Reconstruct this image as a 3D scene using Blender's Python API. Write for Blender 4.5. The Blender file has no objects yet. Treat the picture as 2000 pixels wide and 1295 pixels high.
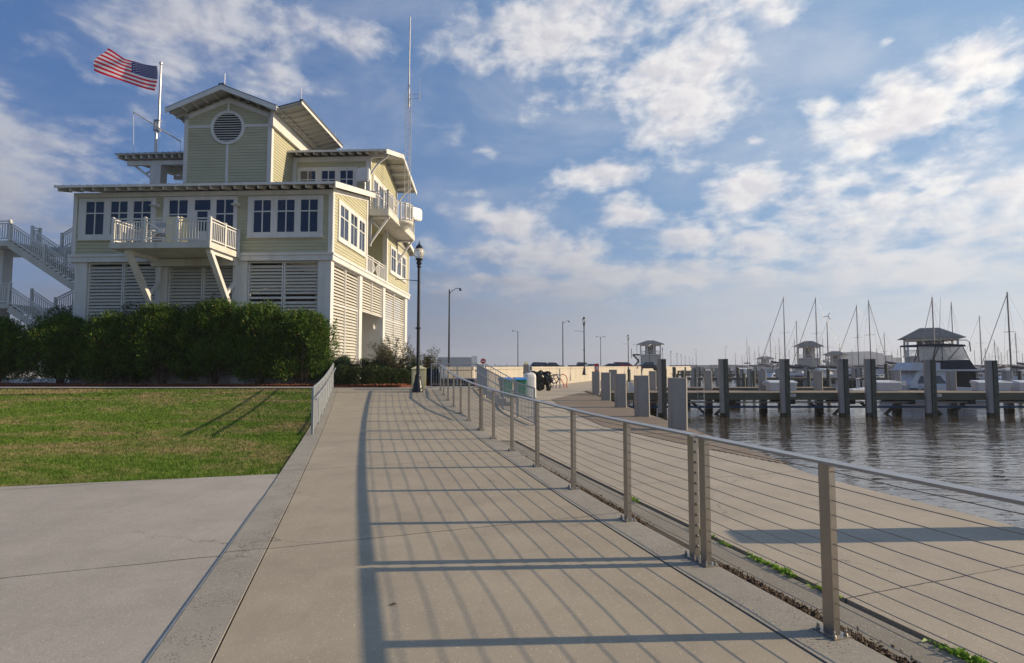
import bpy, math, random
import numpy as np
from mathutils import Vector, Matrix
random.seed(7); RNG = np.random.default_rng(7)
R = math.radians
S = bpy.context.scene
COL = S.collection
# ------------------------------------------------------------------ camera
EZ = 1.67; FPX = 1100.0; PITCH = math.atan((715-647.5)/FPX)
cd = bpy.data.cameras.new('camera'); cam = bpy.data.objects.new('camera', cd); COL.objects.link(cam)
cam.location = (0, 0, EZ); cam.rotation_euler = (R(90)+PITCH, 0, 0)
cd.sensor_width = 36; cd.lens = 36*FPX/2000; cd.clip_start = .05; cd.clip_end = 12000
S.camera = cam
S.view_settings.view_transform = 'Standard'; S.view_settings.look = 'None'
S.view_settings.gamma = 1; S.view_settings.exposure = 0.55
# ------------------------------------------------------------------ sun + sky
SUNV = Vector((2.84, .13, 1.07)).normalized()
EL = math.asin(SUNV.z); AZ = math.atan2(SUNV.x, SUNV.y)
sd = bpy.data.lights.new('sun', 'SUN'); sun = bpy.data.objects.new('sun', sd); COL.objects.link(sun)
sd.energy = 4.0; sd.angle = R(.5); sd.color = (1, .80, .54)
sun.rotation_euler = SUNV.to_track_quat('Z', 'Y').to_euler()
sun.location = (30, 0, 40)

class NT:
    def __init__(s, nt): s.t = nt; s.n = nt.nodes; s.l = nt.links
    def new(s, ty, **k):
        n = s.n.new(ty)
        for a, b in k.items(): setattr(n, a, b)
        return n
    def put(s, sock, v):
        if isinstance(v, bpy.types.NodeSocket): s.l.new(v, sock)
        elif v is not None: sock.default_value = v
    def m(s, op, a, b=None, c=None, clamp=False):
        n = s.new('ShaderNodeMath', operation=op, use_clamp=clamp)
        s.put(n.inputs[0], a); s.put(n.inputs[1], b); s.put(n.inputs[2], c); return n.outputs[0]
    def vm(s, op, a, b=None, out=0):
        n = s.new('ShaderNodeVectorMath', operation=op); s.put(n.inputs[0], a); s.put(n.inputs[1], b)
        return n.outputs[out]
    def mix(s, f, a, b):
        n = s.new('ShaderNodeMix', data_type='RGBA'); s.put(n.inputs[0], f)
        for k, v in ((6, a), (7, b)):
            if not isinstance(v, bpy.types.NodeSocket): v = (*v[:3], 1)
            s.put(n.inputs[k], v)
        return n.outputs[2]
    def rng(s, v, a, b, c=0, d=1, smooth=False):
        n = s.new('ShaderNodeMapRange'); n.interpolation_type = 'SMOOTHSTEP' if smooth else 'LINEAR'
        s.put(n.inputs[0], v); s.put(n.inputs[1], a); s.put(n.inputs[2], b); s.put(n.inputs[3], c); s.put(n.inputs[4], d)
        return n.outputs[0]
    def noise(s, vec, scale, detail=4, rough=.55, dist=0):
        n = s.new('ShaderNodeTexNoise'); s.put(n.inputs['Vector'], vec); n.inputs['Scale'].default_value = scale
        n.inputs['Detail'].default_value = detail; n.inputs['Roughness'].default_value = rough
        n.inputs['Distortion'].default_value = dist; return n.outputs[0]
    def xyz(s, v):
        n = s.new('ShaderNodeSeparateXYZ'); s.put(n.inputs[0], v); return n.outputs
    def cxyz(s, x, y, z):
        n = s.new('ShaderNodeCombineXYZ'); s.put(n.inputs[0], x); s.put(n.inputs[1], y); s.put(n.inputs[2], z); return n.outputs[0]

def ray(px, py):
    a = (px-1000)/FPX; b = (647.5-py)/FPX
    return (a, math.cos(PITCH)-b*math.sin(PITCH), math.sin(PITCH)+b*math.cos(PITCH))

w = bpy.data.worlds.new('World'); S.world = w; w.use_nodes = True
T = NT(w.node_tree); T.n.clear()
sky = T.new('ShaderNodeTexSky', sky_type='NISHITA', sun_disc=False)
sky.sun_elevation = EL; sky.sun_rotation = AZ; sky.air_density = 1.0; sky.dust_density = .6; sky.ozone_density = 2.0
tc = T.new('ShaderNodeTexCoord'); D = T.vm('NORMALIZE', tc.outputs['Generated'])
x, y, z = T.xyz(D)
az = T.m('ARCTAN2', x, y); el = T.m('ARCSINE', z)
P = T.cxyz(az, el, 0.0)
zz = T.m('ADD', T.m('MAXIMUM', z, 0.0), .16)
Q = T.cxyz(T.m('DIVIDE', x, zz), T.m('DIVIDE', y, zz), 0.0)
wob = T.noise(P, 5.0, 3); 
Pw = T.vm('ADD', P, T.cxyz(T.m('MULTIPLY', T.m('SUBTRACT', wob, .5), .10), T.m('MULTIPLY', T.m('SUBTRACT', T.noise(P, 6.3, 3), .5), .08), 0.0))
# (px, py, rx, ry, weight) of the cloud banks, turned into azimuth / elevation
BL = [(1330,170,130,120,1.0),(1325,255,55,60,.9),(1110,60,200,90,.95),(1290,20,140,60,.7),(1500,10,90,50,.7),(950,105,75,50,.62),
 (1750,215,110,45,1.0),(1920,120,130,45,1.0),(1680,275,90,60,1.0),(1640,335,60,45,.8),(1950,215,120,22,.6),(1860,320,110,45,.8),
 (1160,345,80,32,1.0),(1000,430,80,45,.95),(1215,420,62,42,.95),(1470,380,95,50,1.0),(1330,470,110,40,.8),(1450,470,110,40,.8),
 (1700,440,190,60,.95),(1880,450,160,60,.8),(1080,500,150,45,.9),(960,500,90,40,.8),(1180,560,200,25,.8),(950,380,60,22,.5),(1250,480,90,30,.7),(1300,545,300,40,.9),(1080,560,260,35,.8),(1560,430,70,40,.85),(1560,500,160,40,.8),(1850,520,240,40,.85),(1650,520,260,40,.85),(1150,210,80,35,.6),(960,300,60,20,.55),
 (330,70,280,95,.72),(420,130,200,50,.6),(130,60,160,50,.45),(560,60,120,60,.6),(690,75,80,42,.8),(60,340,300,120,.78),(170,420,260,50,.5),(520,160,170,45,.5),(480,40,160,60,.6),(1390,60,120,35,.5),(890,265,45,30,.6),(850,420,40,30,.5),(850,480,60,25,.6),(1480,280,25,14,.7),(1740,78,30,14,.6),(1600,200,35,20,.6),(1960,380,120,60,.7)]
F = None
for (px, py, rx, ry, wt) in BL:
    d = Vector(ray(px, py)).normalized()
    a0 = math.atan2(d.x, d.y); e0 = math.asin(d.z)
    sx = FPX*(1+((px-1000)/FPX)**2)/rx; sy = FPX*1.0/ry
    v = T.vm('MULTIPLY', T.vm('SUBTRACT', Pw, (a0, e0, 0)), (sx, sy, 0))
    l2 = T.vm('DOT_PRODUCT', v, v, out=1)
    g = T.m('MULTIPLY', T.m('EXPONENT', T.m('MULTIPLY', l2, -.85)), wt)
    F = g if F is None else T.m('MAXIMUM', F, g)
fb = T.noise(Q, 3.0, 9, .62, .25)
Pn = T.vm('MULTIPLY', P, (1.0, 1.7, 1.0))
def puffs(off):
    q = T.vm('ADD', Pn, off)
    return T.m('ADD', T.m('MULTIPLY', T.noise(q, 11.0, 10, .56, .2), .86), T.m('MULTIPLY', T.noise(q, 30.0, 7, .58, .2), .14))
fb2 = puffs((0, 0, 0)); fb3 = puffs((.016, .012, 0))
lit = T.rng(T.m('SUBTRACT', fb2, fb3), -.07, .07, .86, 1.08)
det = T.m('ADD', T.m('MULTIPLY', T.m('SUBTRACT', fb, .5), 1.5), T.m('MULTIPLY', T.m('SUBTRACT', fb2, .5), 2.0))
field = T.m('ADD', T.m('ADD', T.m('MULTIPLY', F, 1.0), .02), det)
front = T.rng(y, -.2, .25, 0, 1)
back = T.m('MULTIPLY', T.m('SUBTRACT', 1.0, front), T.rng(fb, .5, .75, 0, .5))
cov = T.m('MAXIMUM', T.m('MULTIPLY', T.rng(field, .26, .98, 0, 1, True), front), back)
right = T.rng(az, -.75, .75, 0, 1)
shade = T.rng(T.m('ADD', field, T.m('MULTIPLY', T.m('SUBTRACT', fb2, .5), .8)), .55, 1.5, 1.0, .80)
ccol = T.mix(right, (.44, .455, .51), (.95, .91, .86))
shade = T.m('MULTIPLY', shade, lit)
ccol = T.vm('MULTIPLY', ccol, T.cxyz(shade, shade, T.m('POWER', shade, .7)))
# hazy horizon: grey lavender to the left, pale to the right (towards the sun)
hz_c = T.mix(T.rng(az, -.45, .85, 0, 1, True), (.155, .175, .245), (.58, .61, .65))
low_c = T.mix(T.rng(az, -.45, .85, 0, 1, True), (.23, .245, .31), (.62, .63, .65))
ccol = T.mix(T.rng(el, .34, .08, 0, .8, True), ccol, low_c)
skyn = T.vm('SCALE', sky.outputs[0], None); T.n[-1].inputs[3].default_value = .065
blue = T.mix(T.rng(az, -.8, .9, 0, 1, True), (.065, .165, .42), (.30, .48, .73))
base = T.mix(.62, skyn, blue)
bandn = T.m('MULTIPLY', T.m('SUBTRACT', T.noise(T.cxyz(T.m('MULTIPLY', az, 2.2), T.m('MULTIPLY', el, 11.0), 0.0), 2.6, 7, .6), .5), .24)
hband = T.rng(T.m('ADD', el, bandn), .23, .035, 0, .90, True)
veil = T.m('MULTIPLY', T.rng(T.noise(T.vm('MULTIPLY', P, (1.0, 2.2, 1.0)), 3.1, 8, .58, .3), .42, .72, 0, .42, True), front)
base = T.mix(veil, base, T.mix(right, (.33, .36, .45), (.72, .72, .74)))
col = T.mix(T.m('MULTIPLY', cov, .93), base, ccol)
col = T.mix(hband, col, hz_c)
# sky dimmed behind the camera to cut fill light on the front facade
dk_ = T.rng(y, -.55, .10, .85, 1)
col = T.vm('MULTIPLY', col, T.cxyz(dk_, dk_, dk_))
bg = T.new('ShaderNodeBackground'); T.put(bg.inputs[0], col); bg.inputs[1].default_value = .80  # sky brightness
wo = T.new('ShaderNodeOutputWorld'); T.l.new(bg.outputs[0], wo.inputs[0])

# ------------------------------------------------------------------ materials
MATS = {}
def mat(name, c, rough=.7, metal=0.0, var=.12, vs=3.0, bump=0.0, bs=40.0, c2=None, spec=.5, speck=0, fine=0.0, stain=0.0, stc=(.08,.07,.06), coord='Object', stretch=(1,1,1), trans=0, alpha=1, sub=None):
    if name in MATS: return MATS[name]
    m = bpy.data.materials.new(name); m.use_nodes = True; MATS[name] = m
    t = NT(m.node_tree); b = t.n['Principled BSDF']
    tcn = t.new('ShaderNodeTexCoord'); v = tcn.outputs[coord]
    if stretch != (1,1,1): v = t.vm('MULTIPLY', v, stretch)
    c2 = c2 or tuple(k*(1-var*2) for k in c)
    f = t.rng(t.noise(v, vs, 6, .6), .32, .68)
    out = t.mix(f, c, c2)
    if fine: out = t.mix(t.rng(t.noise(v, 90, 3, .6), .35, .7, 0, fine), out, tuple(k*.55 for k in c))
    if speck:
        vo = t.new('ShaderNodeTexVoronoi'); t.put(vo.inputs['Vector'], v); vo.inputs['Scale'].default_value = 55
        out = t.mix(t.m('MULTIPLY', t.rng(vo.outputs[0], .15, .26, .85, 0), t.m('GREATER_THAN', t.noise(v, 26, 2), .53)), out, (.68, .61, .50))
        vo2 = t.new('ShaderNodeTexVoronoi'); t.put(vo2.inputs['Vector'], v); vo2.inputs['Scale'].default_value = 38
        out = t.mix(t.m('MULTIPLY', t.rng(vo2.outputs[0], .10, .17, .8, 0), t.m('GREATER_THAN', t.noise(v, 17, 2), .60-.06*(speck-1))), out, (.06, .055, .05))
    if stain: out = t.mix(t.rng(t.noise(v, .9, 7, .65, .6), .50, .68, 0, stain), out, stc)
    if speck:
        wv = t.vm('MULTIPLY', v, (2.2, .5, 1)); out = t.mix(t.rng(t.noise(wv, 1.1, 8, .7, 1.2), .56, .74, 0, .35), out, tuple(k*.62 for k in c)); out = t.mix(t.rng(t.noise(v, .35, 5, .6), .42, .62, 0, .22), out, tuple(min(1, k*1.22) for k in c))
    t.put(b.inputs['Base Color'], out)
    t.put(b.inputs['Roughness'], t.rng(t.noise(v, vs*2.3, 4), .3, .7, max(0.02, rough-.07), min(1, rough+.07)))
    b.inputs['Metallic'].default_value = metal; b.inputs['Specular IOR Level'].default_value = spec
    if trans: b.inputs['Transmission Weight'].default_value = trans
    if alpha < 1: b.inputs['Alpha'].default_value = alpha
    if bump:
        bn = t.new('ShaderNodeBump'); bn.inputs['Strength'].default_value = min(1, bump*6); bn.inputs['Distance'].default_value = bump
        t.put(bn.inputs['Height'], t.noise(v, bs, 5, .65)); t.l.new(bn.outputs[0], b.inputs['Normal'])
    m['out'] = 1
    return m

def concrete(name, c, period=None, off=0.0, skew=.36, speck=1, width=.012, stain=.25, c2=None, pit=0):
    m = mat(name, c, .86, 0, .10, 1.3, .004, 60, speck=speck, fine=.55, stain=stain+.15, stc=tuple(k*.72 for k in c), c2=c2)
    t = NT(m.node_tree); b = t.n['Principled BSDF']
    if pit:
        src = b.inputs['Base Color'].links[0].from_socket
        tcn = t.new('ShaderNodeTexCoord'); v = tcn.outputs['Object']
        vo = t.new('ShaderNodeTexVoronoi'); t.put(vo.inputs['Vector'], v); vo.inputs['Scale'].default_value = 48
        k = t.m('MULTIPLY', t.rng(vo.outputs[0], .2, .32, 1, 0), t.rng(t.noise(v, 3.5, 3), .46, .56))
        t.put(b.inputs['Base Color'], t.mix(t.m('MULTIPLY', k, .85), src, (.05, .045, .04)))
    tcn = t.new('ShaderNodeTexCoord'); v = tcn.outputs['Object']; src = b.inputs['Base Color'].links[0].from_socket
    nz = t.new('ShaderNodeTexNoise'); t.put(nz.inputs['Vector'], v); nz.inputs['Scale'].default_value = 2.2; nz.inputs['Detail'].default_value = 7; nz.inputs['Roughness'].default_value = .7
    vd = t.vm('ADD', v, t.vm('MULTIPLY', nz.outputs[1], (.55, .55, .55)))
    vo = t.new('ShaderNodeTexVoronoi', feature='DISTANCE_TO_EDGE'); t.put(vo.inputs['Vector'], vd); vo.inputs['Scale'].default_value = .28
    k = t.m('MULTIPLY', t.rng(vo.outputs[0], .0006, .0022, 1, 0), t.rng(t.noise(v, .45, 3), .50, .60, 0, .75))
    src = t.mix(k, src, (.08, .07, .06))
    # dried water marks and foot grime
    g1 = t.rng(t.noise(t.vm('ADD', v, (7, 3, 0)), 1.7, 9, .72, .8), .50, .60, 0, .22); g2 = t.rng(t.noise(t.vm('MULTIPLY', v, (6, .7, 1)), 1.3, 6, .6), .56, .70, 0, .28)
    src = t.mix(t.m('MAXIMUM', g1, g2), src, tuple(q*.60 for q in c)); t.put(b.inputs['Base Color'], src)
    if period:
        src = b.inputs['Base Color'].links[0].from_socket
        tcn = t.new('ShaderNodeTexCoord'); X, Y, Z = t.xyz(tcn.outputs['Object'])
        wob = t.m('MULTIPLY', t.m('SUBTRACT', t.noise(tcn.outputs['Object'], 4, 5, .7), .5), .05)
        s = t.m('ADD', t.m('SUBTRACT', Y, t.m('MULTIPLY', X, skew)), wob)
        fr = t.m('PINGPONG', t.m('SUBTRACT', s, off), period/2)
        k = t.rng(fr, width*.5, width, 1, 0)
        k = t.m('MULTIPLY', k, t.rng(t.noise(tcn.outputs['Object'], 2.0, 4), .3, .5, .45, 1))
        t.put(b.inputs['Base Color'], t.mix(k, src, (.05, .045, .04)))
    return m

M = {}
M['walk'] = concrete('walkway_concrete', (.41,.35,.262), 4.15, 6.08, width=.011)
M['kerb'] = concrete('kerb_concrete', (.36,.33,.275), 4.15, 6.08, speck=2, pit=1)
M['slab'] = concrete('slab_concrete', (.43,.39,.335), 4.15, 6.02, speck=2)
M['gut'] = concrete('gutter_concrete', (.27,.245,.20), stain=.7)
M['plaza'] = concrete('plaza_concrete', (.44,.38,.295), 4.4, 3.5, width=.010)
M['path'] = concrete('path_concrete', (.36,.34,.31), 1.6, 0, skew=-9)
M['wallc'] = mat('seawall_concrete', (.48,.435,.365), .85, 0, .08, .8, .004, 30, stain=.35, stc=(.30,.26,.20))
M['pile'] = mat('pile_concrete', (.36,.345,.33), .85, 0, .12, 1.2, .006, 25, fine=.4, stain=.4, stc=(.20,.18,.16), stretch=(1,1,.35))
M['timber'] = mat('pile_timber', (.115,.125,.10), .85, 0, .2, 3, .01, 12, c2=(.06,.065,.05), stretch=(1,1,.15), fine=.4)
M['deck'] = mat('deck_planks', (.30,.235,.17), .8, 0, .15, 2.0, .006, 12, c2=(.19,.145,.105), stretch=(.3,3,1), fine=.4)
M['deckside'] = mat('dock_fascia', (.13,.13,.09), .85, 0, .2, 2.0, .006, 12, c2=(.075,.075,.05), stretch=(.4,1,2), fine=.4)
M['dark'] = mat('shade_and_dark_parts', (.02,.02,.022), .9)  # near-black: painted shade in hollows, also dark beams, bolts and lettering
M['joint'] = mat('joint_filler', (.035,.032,.03), .9)
M['white'] = mat('white_trim', (.67,.665,.65), .55, 0, .07, 1.2, stain=.30, stc=(.42,.40,.34), stretch=(1.5,1.5,.3))
M['whites'] = mat('white_louver', (.58,.565,.51), .55, 0, .04, 1.5, stain=.1, stc=(.42,.40,.36))
M['balc'] = mat('balcony_concrete', (.60,.585,.54), .7, 0, .08, 1.5, stain=.45, stc=(.26,.22,.17), stretch=(1,1,.25))
M['sid'] = mat('siding', (.47,.455,.315), .65, 0, .08, .9, .002, 30, stretch=(.35,.35,2), stain=.18, stc=(.30,.285,.19))
M['roof'] = mat('metal_roof', (.19,.20,.21), .35, .75, .15, 1.5)
M['roofw'] = mat('soffit_paint', (.52,.51,.47), .7, 0, .06, 1.0)
M['glass'] = mat('window_glass', (.012,.026,.065), .05, 0, .1, .5, spec=.6)
M['steel'] = mat('brushed_steel', (.42,.385,.34), .38, .85, .10, 3, stretch=(1,1,.2), stain=.3, stc=(.22,.15,.10))
M['cap'] = mat('steel_cap_rail', (.42,.42,.43), .42, .8, .08, 2, stain=.25, stc=(.28,.22,.17))
M['cable'] = mat('steel_cable', (.30,.26,.22), .35, .9, .1, 3)
M['galv'] = mat('galvanised_steel', (.42,.45,.48), .45, .55, .10, 5)
M['black'] = mat('black_lamp_paint', (.012,.014,.02), .35, .1, .1, 3)
M['lampglass'] = mat('lamp_glass', (.85,.84,.80), .15, 0, .03, 2, trans=.75)
M['pole'] = mat('satin_aluminium', (.62,.58,.54), .35, .6, .05, 2)
M['bark'] = mat('bark_mulch', (.36,.115,.055), .95, 0, .25, 22, .03, 45, c2=(.10,.035,.02))
M['chips'] = mat('bark_chips', (.12,.085,.06), .95, 0, .3, 30, c2=(.05,.035,.025))
M['soil'] = mat('soil', (.075,.06,.045), .95, 0, .3, 9, .02, 40)
M['cream'] = mat('cream_enamel', (.62,.58,.36), .5, 0, .06, 2, stain=.3, stc=(.35,.28,.16))
M['wood'] = mat('stem_bark', (.12,.085,.06), .9, 0, .2, 8, .01, 30)
M['boatw'] = mat('boat_gelcoat', (.52,.55,.60), .25, 0, .04, 1.5)
M['boatb'] = mat('boat_navy', (.012,.02,.06), .25, 0, .1, 1.5)
M['canvas'] = mat('navy_canvas', (.015,.02,.05), .8, 0, .2, 3)
M['clear'] = mat('clear_vinyl', (.75,.76,.76), .12, 0, .08, 3, trans=.8)
M['mast'] = mat('mast_aluminium', (.25,.245,.255), .45, .5, .1, 2)
M['red'] = mat('red_paint', (.50,.03,.03), .4, 0, .06, 3)
M['blue'] = mat('blue_paint', (.06,.12,.42), .4, 0, .06, 3)
M['yellow'] = mat('yellow_paint', (.70,.47,.06), .45, 0, .06, 3)
M['bluelid'] = mat('blue_plastic', (.03,.22,.68), .45, 0, .06, 3)
M['green'] = mat('green_plastic', (.015,.16,.085), .45, 0, .08, 3)
M['tank'] = mat('white_plastic', (.72,.71,.70), .5, 0, .05, 3)
M['blackp'] = mat('black_sheet_plastic', (.010,.010,.012), .28, 0, .1, 6, .02, 14)
M['rubber'] = mat('rubber', (.02,.02,.02), .8)
M['carblack'] = mat('black_car_paint', (.012,.013,.018), .18, .2, .05, 2)
M['cargrey'] = mat('silver_car_paint', (.35,.36,.38), .25, .4, .05, 2)
M['carred'] = mat('red_car_paint', (.28,.015,.02), .22, .2, .05, 2)
M['rope'] = mat('rope', (.45,.38,.26), .9)
M['orange'] = mat('orange_cloth', (.55,.10,.03), .8)
M['pavroom'] = mat('pavilion_room_paint', (.16,.16,.15), .7)
M['pavwall'] = mat('pavilion_wall_paint', (.36,.36,.33), .7, 0, .08, .5)
M['pavroof'] = mat('pavilion_roof_metal', (.07,.078,.09), .5, .2, .15, 1)
M['algae'] = mat('tide_growth', (.035,.032,.022), .8, 0, .3, 6, .02, 20, c2=(.07,.065,.03))
M['farc'] = mat('far_concrete', (.42,.43,.45), .9, 0, .12, .02, stretch=(1,1,.3))
M['rock'] = mat('breakwater_rock', (.20,.20,.20), .95, 0, .3, .4)
M['pipeb'] = mat('blue_pipe', (.02,.09,.20), .4)
M['pipeg'] = mat('grey_pipe', (.38,.37,.38), .5)

def leafmat(name, a, b, c=None, scale=1.2, rough=.45, trans=.28):
    m = bpy.data.materials.new(name); m.use_nodes = True
    t = NT(m.node_tree); p = t.n['Principled BSDF']
    g = t.new('ShaderNodeNewGeometry'); tcn = t.new('ShaderNodeTexCoord')
    k = t.rng(t.m('ADD', t.m('MULTIPLY', g.outputs['Random Per Island'], .6), t.m('MULTIPLY', t.noise(tcn.outputs['Object'], scale, 3), .6)), .3, .9)
    colr = t.mix(k, a, b)
    if c: colr = t.mix(t.m('GREATER_THAN', g.outputs['Random Per Island'], .95), colr, c)
    t.put(p.inputs['Base Color'], colr); p.inputs['Roughness'].default_value = rough; p.inputs['Specular IOR Level'].default_value = .22
    tr = t.new('ShaderNodeBsdfTranslucent'); t.put(tr.inputs[0], colr)
    mx = t.new('ShaderNodeMixShader'); mx.inputs[0].default_value = trans
    o = t.n['Material Output']; t.l.new(p.outputs[0], mx.inputs[1]); t.l.new(tr.outputs[0], mx.inputs[2]); t.l.new(mx.outputs[0], o.inputs[0])
    return m
M['olean'] = leafmat('oleander_leaves', (.018,.050,.009), (.115,.205,.024), (.22,.16,.05), trans=.2)
M['box'] = leafmat('boxwood_leaves', (.018,.035,.012), (.06,.085,.025))
M['palm'] = leafmat('palmetto_leaves', (.03,.055,.03), (.09,.12,.06))
M['airy'] = leafmat('airy_leaves', (.06,.065,.035), (.13,.13,.07))
M['weed'] = leafmat('weed_leaves', (.12,.26,.03), (.26,.42,.06))

def grassmat(name, blade):
    m = bpy.data.materials.new(name); m.use_nodes = True
    t = NT(m.node_tree); p = t.n['Principled BSDF']
    tcn = t.new('ShaderNodeTexCoord'); v = tcn.outputs['Object']
    v2 = t.vm('MULTIPLY', v, (.55, 1.0, 1))
    n1 = t.noise(v2, .55, 6, .66, .4); n2 = t.noise(v, 5.0, 4, .6)
    k = t.rng(t.m('ADD', t.m('MULTIPLY', n1, .75), t.m('MULTIPLY', n2, .28)), .485, .625, 0, 1)
    gcol = t.mix(t.rng(n2, .35, .65), (.085,.16,.018), (.20,.29,.05))
    scol = t.mix(t.rng(n2, .35, .65), (.29,.225,.11), (.43,.35,.19))
    if not blade: gcol = t.mix(.45, gcol, (.05,.06,.02)); scol = t.mix(.35, scol, (.12,.09,.05))
    colr = t.mix(k, gcol, scol)
    if blade:
        g = t.new('ShaderNodeNewGeometry')
        colr = t.mix(t.rng(g.outputs['Random Per Island'], 0, 1, 0, .5), colr, t.mix(k, (.10,.19,.02), (.25,.19,.09)))
    t.put(p.inputs['Base Color'], colr); p.inputs['Roughness'].default_value = .75; p.inputs['Specular IOR Level'].default_value = .25
    if blade:
        tr = t.new('ShaderNodeBsdfTranslucent'); t.put(tr.inputs[0], colr)
        mx = t.new('ShaderNodeMixShader'); mx.inputs[0].default_value = .3
        o = t.n['Material Output']; t.l.new(p.outputs[0], mx.inputs[1]); t.l.new(tr.outputs[0], mx.inputs[2]); t.l.new(mx.outputs[0], o.inputs[0])
    else:
        bn = t.new('ShaderNodeBump'); bn.inputs['Distance'].default_value = .05; t.put(bn.inputs['Height'], t.noise(v, 45, 5, .7)); t.l.new(bn.outputs[0], p.inputs['Normal'])
    return m
M['lawn'] = grassmat('lawn_soil', False); M['blade'] = grassmat('grass_blades', True)

def watermat():
    m = bpy.data.materials.new('harbour_water'); m.use_nodes = True
    t = NT(m.node_tree); p = t.n['Principled BSDF']
    p.inputs['Base Color'].default_value = (.055,.038,.018,1); p.inputs['Roughness'].default_value = .04
    p.inputs['IOR'].default_value = 1.75; p.inputs['Specular IOR Level'].default_value = .95
    tcn = t.new('ShaderNodeTexCoord'); v = tcn.outputs['Object']
    a = t.noise(t.vm('MULTIPLY', v, (.62, 2.1, 1)), .9, 2, .45, .9)
    b = t.noise(t.vm('MULTIPLY', v, (1.0, 2.6, 1)), 2.6, 2, .45, .6)
    c = t.noise(v, .16, 2)
    patch = t.rng(t.noise(t.vm('MULTIPLY', v, (.5, 1.2, 1)), .12, 3), .35, .65, .45, 1.25)
    h = t.m('MULTIPLY', t.m('ADD', t.m('MULTIPLY', a, 1.0), t.m('ADD', t.m('MULTIPLY', b, .30), t.m('MULTIPLY', c, 1.0))), patch)
    bn = t.new('ShaderNodeBump'); bn.inputs['Distance'].default_value = .062; bn.inputs['Strength'].default_value = 1
    t.put(bn.inputs['Height'], h); t.l.new(bn.outputs[0], p.inputs['Normal'])
    return m
M['water'] = watermat()

# ------------------------------------------------------------------ mesh helpers
class MB:
    def __init__(s): s.v = []; s.f = []; s.uv = None; s.sm = False
    def add(s, vs, fs):
        n = len(s.v); s.v += [tuple(p) for p in vs]; s.f += [tuple(i+n for i in f) for f in fs]; return s
    def box(s, x0, x1, y0, y1, z0, z1):
        return s.add([(x0,y0,z0),(x1,y0,z0),(x1,y1,z0),(x0,y1,z0),(x0,y0,z1),(x1,y0,z1),(x1,y1,z1),(x0,y1,z1)],
            [(0,3,2,1),(4,5,6,7),(0,1,5,4),(1,2,6,5),(2,3,7,6),(3,0,4,7)])
    def hexa(s, b, t):
        return s.add(list(b)+list(t), [(0,3,2,1),(4,5,6,7),(0,1,5,4),(1,2,6,5),(2,3,7,6),(3,0,4,7)])
    def beam(s, p, q, w, h, up=(0,0,1)):
        p = Vector(p); q = Vector(q); d = (q-p).normalized(); u = Vector(up)
        if abs(d.dot(u)) > .98: u = Vector((0,1,0))
        a = d.cross(u).normalized(); c = a.cross(d).normalized()
        a *= w/2; c *= h/2
        return s.hexa([p-a-c, p+a-c, p+a+c, p-a+c][:4], [q-a-c, q+a-c, q+a+c, q-a+c])
    def tube(s, pts, r, n=8, cap=True):
        pts = [Vector(p) for p in pts]; rs = r if isinstance(r, (list, tuple)) else [r]*len(pts)
        V = []; prev = None
        for i, p in enumerate(pts):
            d = (pts[min(i+1, len(pts)-1)]-pts[max(i-1, 0)]).normalized()
            if prev is None: a = d.cross(Vector((0,0,1)) if abs(d.z) < .95 else Vector((1,0,0))).normalized()
            else: a = (prev - d*prev.dot(d)).normalized()
            prev = a; b = d.cross(a)
            V += [p+(a*math.cos(t)+b*math.sin(t))*rs[i] for t in [2*math.pi*k/n for k in range(n)]]
        Fs = [(i*n+k, i*n+(k+1) % n, (i+1)*n+(k+1) % n, (i+1)*n+k) for i in range(len(pts)-1) for k in range(n)]
        if cap: Fs += [tuple(range(n))[::-1], tuple((len(pts)-1)*n+k for k in range(n))]
        return s.add(V, Fs)
    def lathe(s, prof, n=16, c=(0,0,0)):
        V = [(c[0]+r*math.cos(2*math.pi*k/n), c[1]+r*math.sin(2*math.pi*k/n), c[2]+z) for r, z in prof for k in range(n)]
        Fs = [(i*n+k, i*n+(k+1) % n, (i+1)*n+(k+1) % n, (i+1)*n+k) for i in range(len(prof)-1) for k in range(n)]
        Fs += [tuple(range(n))[::-1], tuple((len(prof)-1)*n+k for k in range(n))]
        return s.add(V, Fs)
    def prism(s, poly, z0, z1):
        n = len(poly)
        return s.add([(x,y,z0) for x,y in poly]+[(x,y,z1) for x,y in poly],
            [tuple(range(n))[::-1], tuple(range(n, 2*n))]+[(i,(i+1)%n,n+(i+1)%n,n+i) for i in range(n)])
    def ext(s, poly, fn0, fn1):   # poly 2D extruded between two embeddings
        n = len(poly)
        return s.add([fn0(*p) for p in poly]+[fn1(*p) for p in poly],
            [tuple(range(n))[::-1], tuple(range(n, 2*n))]+[(i,(i+1)%n,n+(i+1)%n,n+i) for i in range(n)])
    def slab(s, a, b, c, d, th):
        dn = Vector((0,0,-th)); q = [Vector(k) for k in (a,b,c,d)]
        return s.hexa([k+dn for k in q], q)
    def build(s, name, m, parent=None, loc=None, smooth=False, **k):
        me = bpy.data.meshes.new(name); me.from_pydata(s.v, [], s.f); me.validate(); me.update()
        import bmesh as _b
        bm = _b.new(); bm.from_mesh(me); _b.ops.recalc_face_normals(bm, faces=bm.faces); bm.to_mesh(me); bm.free()
        if smooth or s.sm:
            me.polygons.foreach_set('use_smooth', [True]*len(me.polygons))
            try: me.set_sharp_from_angle(angle=R(40))
            except Exception: pass
        me.materials.append(m)
        o = bpy.data.objects.new(name, me); COL.objects.link(o)
        if parent: o.parent = parent
        if loc: o.location = loc
        for a, b in k.items(): o[a] = b
        return o

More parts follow.
